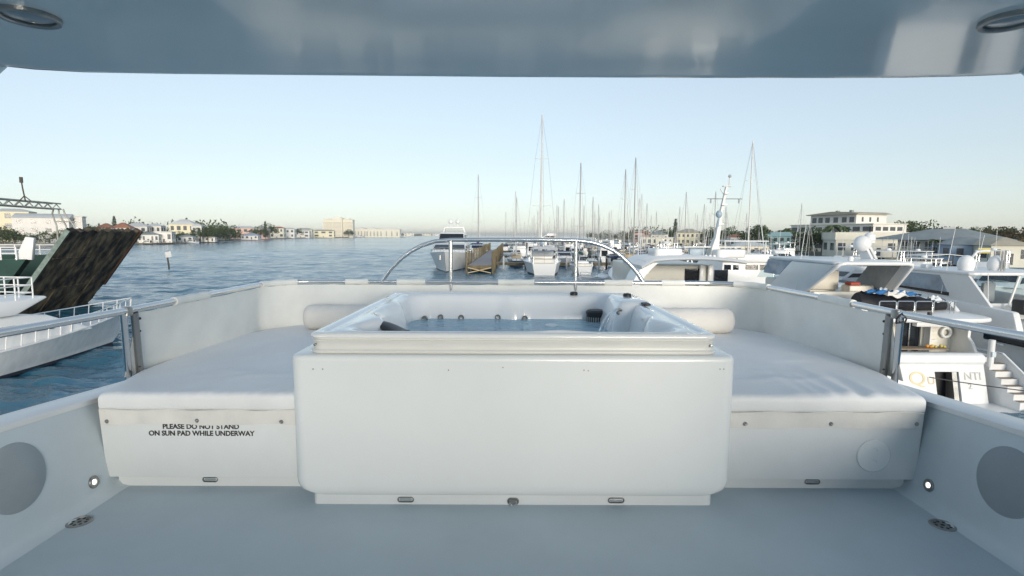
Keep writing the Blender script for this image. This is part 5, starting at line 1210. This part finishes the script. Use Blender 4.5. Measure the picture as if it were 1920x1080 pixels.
for k, (u, D) in enumerate([(1003, 98), (1123, 100), (1137, 96), (1062, 104), (944, 103), (1180, 92), (1585, 105), (1632, 80), (1700, 76), (1728, 70), (1765, 66), (1910, 62)]):
    p = Vector(((u-960)/1000*D, D, 0)); o = tag(MB().tube([p+Vector((0, 0, -1)), p+Vector((0, 0, 2.2)), p+Vector((0, 0, 2.25)), p+Vector((0, 0, 2.55))], [.17, .17, .2, .02], 8).build('mooring_pile', ['pile_white', 'pile_dark'][k % 3 == 2]), None, 'pile', 'free standing mooring piles')
    o['label'] = ['white mooring pile left of the large sloop', 'white mooring pile right of the arch rail post', 'dark mooring pile beyond the right arch post', 'white mooring pile between the two middle sloops', 'white mooring pile at the cross dock right of the wooden dock', 'dark mooring pile left of the blue grey sloop', 'white mooring pile under the flat roofed building', 'white mooring pile left of the radome mast', 'dark mooring pile above the side window roof', 'white mooring pile above the express yacht roof', 'white mooring pile left of the twin domes', 'dark mooring pile at the right edge'][k]
dock('old brown jetty on the left shore before the boathouses', -222, -214, 318, 352, 1.0, 1.9, 4, pilem='pile_dark', deckm='dock_wood')
dock('old brown jetty on the left shore nearer the pavilion', -252, -246, 395, 450, 1.0, 2.0, 5, pilem='pile_dark', deckm='dock_wood')

# ---- boats of the marina (built at the origin, stern at y = 0, bow towards +Y)
gs, gm = 'sailing boats in the marina', 'motor boats in the marina'
def sloop(hm, cover, bim, mastm='alu_mast', L=12.0, B=3.9, H=16.5, twin=False):
    t = thing('sailing_boat', '', 'sailing boat', group=gs)
    e = hull_parts(t, L, B, 1.15, 1.5, tr=0.6, rake=1.6, fine=1.8, mats=(hm, 'boot'), n=12)
    rails(t, e, 0, 0, 1, 0.6, 'steel', 0.018, 2)
    house(t, 'cabin', [(3.2, 1.1), (3.2, 1.75), (7.6, 1.7), (8.8, 1.35)], -1.15, 1.15, 'boat_white', 0.2, 0, 0, 0.06)
    for s in (-1, 1): MB().prism([(3.6, 1.36), (3.6, 1.6), (7.4, 1.56), (7.9, 1.38)], s*1.03, s*1.12, 'yz').build('window', 'dark_glass', t)
    MB().bx(-1.0, 1.0, .6, 3.1, 1.16, 1.5).build('cockpit_bench', 'boat_cream', t)
    MB().tube([(0, 6.6, 1.4), (0, 6.6, H)], [.10, .075], 8).build('mast', mastm, t)
    for z, hw in ((H*.42, .95), (H*.72, .7)): MB().tube([(-hw, 6.5, z+.1), (0, 6.6, z), (hw, 6.5, z+.1)], .03, 5).build('spreader', mastm, t)
    MB().tube([(0, 6.5, 2.6), (0, 1.6, 2.75)], .08, 6).build('boom', mastm, t)
    MB().tube([(0, 6.4, 2.95), (0, 5, 2.92), (0, 3, 2.86), (0, 1.7, 2.8)], [.24, .22, .17, .1], 8).build('sail_cover', cover, t, smooth=60)
    for a, b in (((0, L-.3, 1.5), (0, 6.65, H-.2)), ((0, .1, 1.2), (0, 6.55, H)), ((-B*.46, 6.4, 1.3), (-.7, 6.5, H*.72)), ((B*.46, 6.4, 1.3), (.7, 6.5, H*.72)), ((-.7, 6.5, H*.72), (0, 6.6, H-.1)), ((.7, 6.5, H*.72), (0, 6.6, H-.1))): MB().tube([a, b], .009, 4).build('stay', 'wire', t)
    MB().tube([(0, L-.6, 1.9), (0, 6.9, H*.9)], [.06, .03], 6).build('furled_jib', 'white_canvas', t)
    if bim:
        m = MB(); m.prism([(-1.35, 2.55), (-.9, 2.75), (.9, 2.75), (1.35, 2.55), (1.35, 2.48), (-1.35, 2.48)], .4, 2.5, 'xz'); m.build('bimini', bim, t, bevel=.03)
        for x in (-1.25, 1.25):
            for y in (.6, 2.3): MB().tube([(x, y, 1.3), (x, y, 2.5)], .022, 5).build('bimini_post', 'steel', t)
        m = MB(); m.prism([(2.9, 1.75), (3.0, 2.2), (3.5, 2.3), (4.3, 1.75)], -1.1, 1.1, 'yz'); m.build('spray_hood', bim, t, bevel=.05)
    return t
def cruiser(hm='boat_white', top='white_canvas', fly=True, L=11.0, B=3.9):
    t = thing('motor_cruiser', '', 'motor boat', group=gm)
    e = hull_parts(t, L, B, 1.25, 1.9, tr=.92, rake=1.6, mats=(hm, 'boot'), n=12)
    rails(t, e, 0, .5, 1, .55, 'steel', .02, 2)
    house(t, 'deckhouse', [(2.5, 1.2), (2.5, 2.9), (6.2, 2.9), (8.6, 1.75)], -1.65, 1.65, 'boat_white', .2, 0, 0, .06)
    for s in (-1, 1): MB().prism([(2.9, 2.05), (2.9, 2.6), (6.2, 2.6), (7.2, 2.05)], s*1.50, s*1.62, 'yz').build('window', 'dark_glass', t)
    m = MB(); m.add([(-1.3, 6.45, 2.83), (1.3, 6.45, 2.83), (1.42, 7.7, 2.25), (-1.42, 7.7, 2.25)], [(0, 1, 2, 3)]); m.build('windscreen', 'dark_glass', t)
    m = MB(); m.bx(-1.2, .2, 2.44, 2.49, 1.3, 2.6); m.build('aft_door', 'dark_glass', t)
    if fly:
        house(t, 'flybridge', [(2.3, 2.9), (2.3, 3.5), (5.4, 3.6), (6.0, 2.9)], -1.5, 1.5, 'boat_white', .1, 0, 0, .06)
        MB().bx(-1.5, 1.5, 2.2, 4.8, 4.85, 4.95).build('hardtop', top, t, bevel=.03)
        for x in (-1.35, 1.35):
            for y in (2.4, 4.6): MB().tube([(x, y, 3.4), (x, y, 4.86)], .035, 5).build('hardtop_post', 'steel', t)
        MB().lathe([(.01, 0), (.28, .02), (.3, .14), (.2, .26), (.01, .28)], (0, 3.2, 4.95), 10).build('radome', 'dome', t)
    else:
        MB().bx(-1.5, 1.5, .3, 2.7, 2.95, 3.05).build('awning', top, t, bevel=.03)
        for x in (-1.4, 1.4): MB().tube([(x, .5, 1.3), (x, .5, 2.95)], .03, 5).build('awning_post', 'steel', t)
    MB().tube([(1.3, 3, 2.9), (1.5, 2.2, 7.2)], .02, 5).build('antenna', 'white_mast', t)
    return t
kinds_s = [(sloop('boat_white', 'navy_canvas', 'navy_canvas'), 16.5, 'white sloop with navy sail cover'), (sloop('boat_white', 'white_canvas', 'grey_canvas', 'white_mast'), 16.5, 'white sloop, pale sail cover, grey bimini'),
           (sloop('boat_navy', 'white_canvas', 'tan_canvas'), 16.5, 'dark hulled sloop, tan bimini'), (sloop('boat_white', 'green_canvas', None, 'alu_mast', 10.5, 3.4), 16.5, 'small white sloop, green sail cover')]
kinds_m = [(cruiser(), 'white flybridge cruiser'), (cruiser('boat_white', 'navy_canvas', False), 'white cruiser with navy awning'), (cruiser('boat_navy', 'white_canvas', True), 'dark hulled flybridge cruiser'), (cruiser('boat_white', 'tan_canvas', False, 9.5, 3.5), 'small white cruiser, tan awning')]
used = set()
def boat(kind, i, x, y, rz, s, label):
    p = (kinds_s if kind == 's' else kinds_m)[i][0]
    o = p if p.name not in used else copy_tree(p)
    used.add(p.name); o.location = (x, y, 0); o.rotation_euler.z = rz; o.scale = (s, s, s); o['label'] = label
    return o
PI = math.pi; occ = []
def mast(i, u, v, D, rz, label, ms=None):
    h = CZ + (441-v)/1000*D; s = h/16.5 if ms is None else ms
    x = (u-960)/1000*D; y = D - 6.6*s*math.cos(rz)
    boat('s', i, x, y, rz, s, label); occ.append((x, y + 6*s*math.cos(rz), 4*s))
mast(1, 1014, 222, 98, 0, 'largest sloop, tallest mast in the marina, stern facing the camera')
mast(3, 1086, 308, 96, 0, 'white sloop with tall mast beside the right arch post')
mast(0, 897, 330, 165, 0, 'sloop whose mast stands above the white yacht and wooden dock')
mast(1, 966, 360, 125, 0, 'sloop with A shaped rigging right of the wooden dock')
mast(2, 1187, 298, 100, PI, 'dark hulled sloop bow on, tall mast left of the flybridge yacht')
mast(1, 1200, 363, 150, PI, 'sloop with mast just right of the tall dark hulled sloop mast')
mast(0, 1282, 360, 118, PI, 'sloop with thin mast above the flybridge yacht lockers')
mast(1, 1401, 268, 78, PI, 'sloop with the tall white mast right of the leaning light mast')
mast(3, 1043, 385, 190, 0, 'sloop with short dark mast right of the largest sloop')
mast(0, 948, 398, 230, 0, 'distant sloop with short mast above the wooden dock')
mast(1, 1144, 393, 215, PI, 'distant sloop with mast before the low wooded shore')
mast(0, 1075, 408, 240, 0, 'distant sloop with short mast left of the tall arch post mast')
mast(3, 1228, 396, 170, PI, 'sloop with short mast left of the yacht lockers')
mast(2, 1420, 425, 95, PI, 'dark hulled sloop with short mast below the round tree')
mast(1, 1327, 398, 200, PI, 'sloop with short mast just left of the leaning light mast')
mast(0, 1515, 415, 120, PI, 'sloop with short mast before the office block')
o = boat('s', 0, 18.6, 96, PI, 1.05, 'blue grey hulled sloop bow on at the right foot of the arch rail')
for ch in o.children:
    if ch.name.startswith('hull'):
        ch.data = ch.data.copy(); ch.data.materials[0] = M['boat_bluegrey']
occ.append((18.6, 90, 5))
occ += [(-9, 100, 9), (-9, 112, 9)]
words = ['first', 'second', 'third', 'fourth', 'fifth', 'sixth', 'seventh', 'eighth', 'ninth', 'tenth', 'eleventh', 'twelfth', 'thirteenth', 'fourteenth', 'fifteenth', 'sixteenth']
for ri, (Y, x0, x1) in enumerate(rows):
    for side in (1, 0):
        x = x0+4+rnd.uniform(0, 3); k = 0
        if ri == 0 and side == 0: continue
        while x < x1:
            kind = 's' if rnd.random() < (.5 if ri < 3 else .62) else 'm'; i = rnd.randrange(4); s = rnd.uniform(.72, .95) if kind == 's' else rnd.uniform(.8, 1.1)
            yy = Y+3.4 if side else Y-1.0; rz = (0 if side else PI) if rnd.random() < .6 else (PI if side else 0)
            yo = yy + (10.5*s if (rz == PI) == bool(side) and side else 0) - (10.5*s if not side and rz == 0 else 0)
            cyy = yy+6*s if side else yy-6*s
            if all(abs(x-a) > 2.6+c_*.35 or abs(cyy-b) > 9 for a, b, c_ in occ) and rnd.random() < .93:
                lab = (kinds_s[i][2] if kind == 's' else kinds_m[i][1])
                boat(kind, i, x, yo, rz, s, '%s, %s from left %s the %s cross dock' % (lab, words[min(k, 15)], 'behind' if side else 'before', nm[ri])); k += 1
            x += rnd.uniform(4.6, 6.6) if ri < 3 else rnd.uniform(5.5, 8.5)
# nearer boats between the yachts and the right shore
for kd, i, u, D, rz, s, lab in (('m', 1, 1500, 66, 2.2, 1.0, 'white cruiser with navy awning above the swept arch of the lettered yacht'), ('m', 3, 1560, 72, 2.0, 1.15, 'small white cruiser with tan awning left of the radome mast'), ('m', 0, 1672, 62, 2.4, 1.0, 'white flybridge cruiser right of the radome mast'),
        ('m', 2, 1735, 70, 2.2, .95, 'dark hulled flybridge cruiser before the veranda'), ('m', 1, 1800, 62, 2.1, .9, 'white cruiser with navy awning behind the left dome'), ('m', 0, 1868, 66, 2.3, 1.0, 'white flybridge cruiser behind the twin domes'), ('m', 3, 1910, 56, 2.2, 1.0, 'small white cruiser with tan awning at the right edge'),
        ('m', 2, 1610, 84, 2.2, 1.0, 'dark hulled flybridge cruiser under the flat roofed building'), ('m', 0, 1465, 84, 2.5, .9, 'white flybridge cruiser before the palms'), ('m', 3, 1690, 92, 2.0, .9, 'small tan awning cruiser before the shelter roof')):
    boat(kd, i, (u-960)/1000*D, D, rz, s, lab)
for kd, i, u, D, s, lab in (('m', 3, 292, 322, .9, 'tiny white cruiser moored at the left shore boathouses'), ('m', 1, 372, 372, .9, 'tiny white cruiser at the brown jetty of the left shore'), ('m', 0, 556, 880, 1.6, 'far white yacht at the waterline left of the tower block'), ('m', 0, 590, 950, 1.5, 'far white yacht just before the tower block'), ('m', 0, 680, 1300, 1.7, 'far white yacht before the long cream building'), ('s', 1, 762, 1400, 1.4, 'far sloop on the open water right of the long cream building')):
    boat(kd, i, (u-960)/1000*D, D, 1.4, s, lab)
clu = sorted((rnd.uniform(1225, 1905), rnd.uniform(47, 104)) for _ in range(40)); cw = words + ['seventeenth', 'eighteenth', 'nineteenth', 'twentieth', 'twenty first', 'twenty second'] + ['twenty ' + q for q in ('third', 'fourth', 'fifth', 'sixth', 'seventh', 'eighth', 'ninth')] + ['thirtieth'] + ['thirty ' + q for q in words[:9]]
near_ok = []
for u, D in clu:
    x = (u-960)/1000*D
    if any(abs(x-a) < 5.0 and abs(D-b) < 9 for a, b in near_ok): continue
    if D < 50 and x < 24: continue
    near_ok.append((x, D)); kd = 's' if rnd.random() < .25 and u < 1420 and D > 80 else 'm'; i = rnd.randrange(4)
    boat(kd, i, x, D, rnd.uniform(1.7, 2.7), rnd.uniform(.75, .95), '%s, %s from left in the near right cluster' % ((kinds_s[i][2] if kd == 's' else kinds_m[i][1]), cw[len(near_ok)-1]))
# white superyacht far across the basin
t = boat('m', 0, (1050-960)*.46, 450, 1.75, 2.3, 'distant white superyacht above the middle of the arch rail')

# ---- big white yacht, bow towards us, beside the wooden dock
t = thing('bow_on_yacht', 'big white yacht bow towards the camera beside the wooden dock', 'yacht', (0, 0, 0))
e = hull_parts(t, 32, 8.4, 2.6, 3.7, tr=.95, rake=3.2, fine=2.6, ox=0, oy=0, n=18)
rails(t, e, 0, .55, 1, .7, 'steel', .03, 1)
house(t, 'deckhouse', [(4, 2.5), (4, 5.0), (19, 5.0), (23.5, 3.3)], -3.2, 3.2, 'boat_white', .3, 0, 0, .15)
house(t, 'pilothouse', [(5, 5.0), (5, 7.0), (14.5, 7.0), (17, 5.0)], -2.7, 2.7, 'boat_white', .3, 0, 0, .15)
m = MB(); m.add([(-2.75, 20.0, 4.68), (2.75, 20.0, 4.68), (2.95, 22.3, 3.85), (-2.95, 22.3, 3.85)], [(0, 1, 2, 3)]); m.build('windscreen', 'dark_glass', t)
m = MB(); m.add([(-2.3, 14.95, 6.75), (2.3, 14.95, 6.75), (2.45, 16.6, 5.45), (-2.45, 16.6, 5.45)], [(0, 1, 2, 3)]); m.build('windscreen', 'dark_glass', t)
for s in (-1, 1):
    MB().prism([(6, 3.6), (6, 4.4), (19.2, 4.4), (21, 3.6)], s*3.02, s*3.14, 'yz').build('window', 'dark_glass', t)
    MB().prism([(6, 5.7), (6, 6.5), (14.2, 6.5), (15, 5.7)], s*2.5, s*2.62, 'yz').build('window', 'dark_glass', t)
m = MB(); m.prism([(-2.4, 7.0), (-2.0, 8.2), (2.0, 8.2), (2.4, 7.0), (2.15, 7.0), (1.8, 7.95), (-1.8, 7.95), (-2.15, 7.0)], 7, 8.6, 'xz'); m.build('radar_arch', 'boat_white', t, bevel=.05)
for x in (-.75, .75):
    MB().ball((x, 7.8, 9.3), .5, 12).build('radome', 'dome', t); MB().tube([(x, 7.8, 8.2), (x, 7.8, 9.0)], .07, 6).build('dome_post', 'boat_white', t)
for s in (-1, 1): MB().bx(s*.9-.12, s*.9+.12, 29.6, 29.75, 2.2, 3.0).build('anchor', 'dull_steel', t)
t.location = ((855-960)*.115-0.5, 122, 0); t.rotation_euler.z = PI + R(2)

# ------------------------------------------------------------------ haze
m = MB(); m.bx(-11900, 11900, -2900, 13900, -3.5, 55)
hz = m.build('haze', [], smooth=0); tag(hz, kind='stuff')
hm = bpy.data.materials.new('haze'); hm.use_nodes = True; hn = hm.node_tree.nodes; hn.clear()
pv = hn.new('ShaderNodeVolumePrincipled'); pv.inputs['Color'].default_value = (1, 0.98, 0.95, 1); pv.inputs['Density'].default_value = 0.00013; pv.inputs['Anisotropy'].default_value = 0.2
ho = hn.new('ShaderNodeOutputMaterial'); hm.node_tree.links.new(pv.outputs[0], ho.inputs['Volume']); hz.data.materials.append(hm)
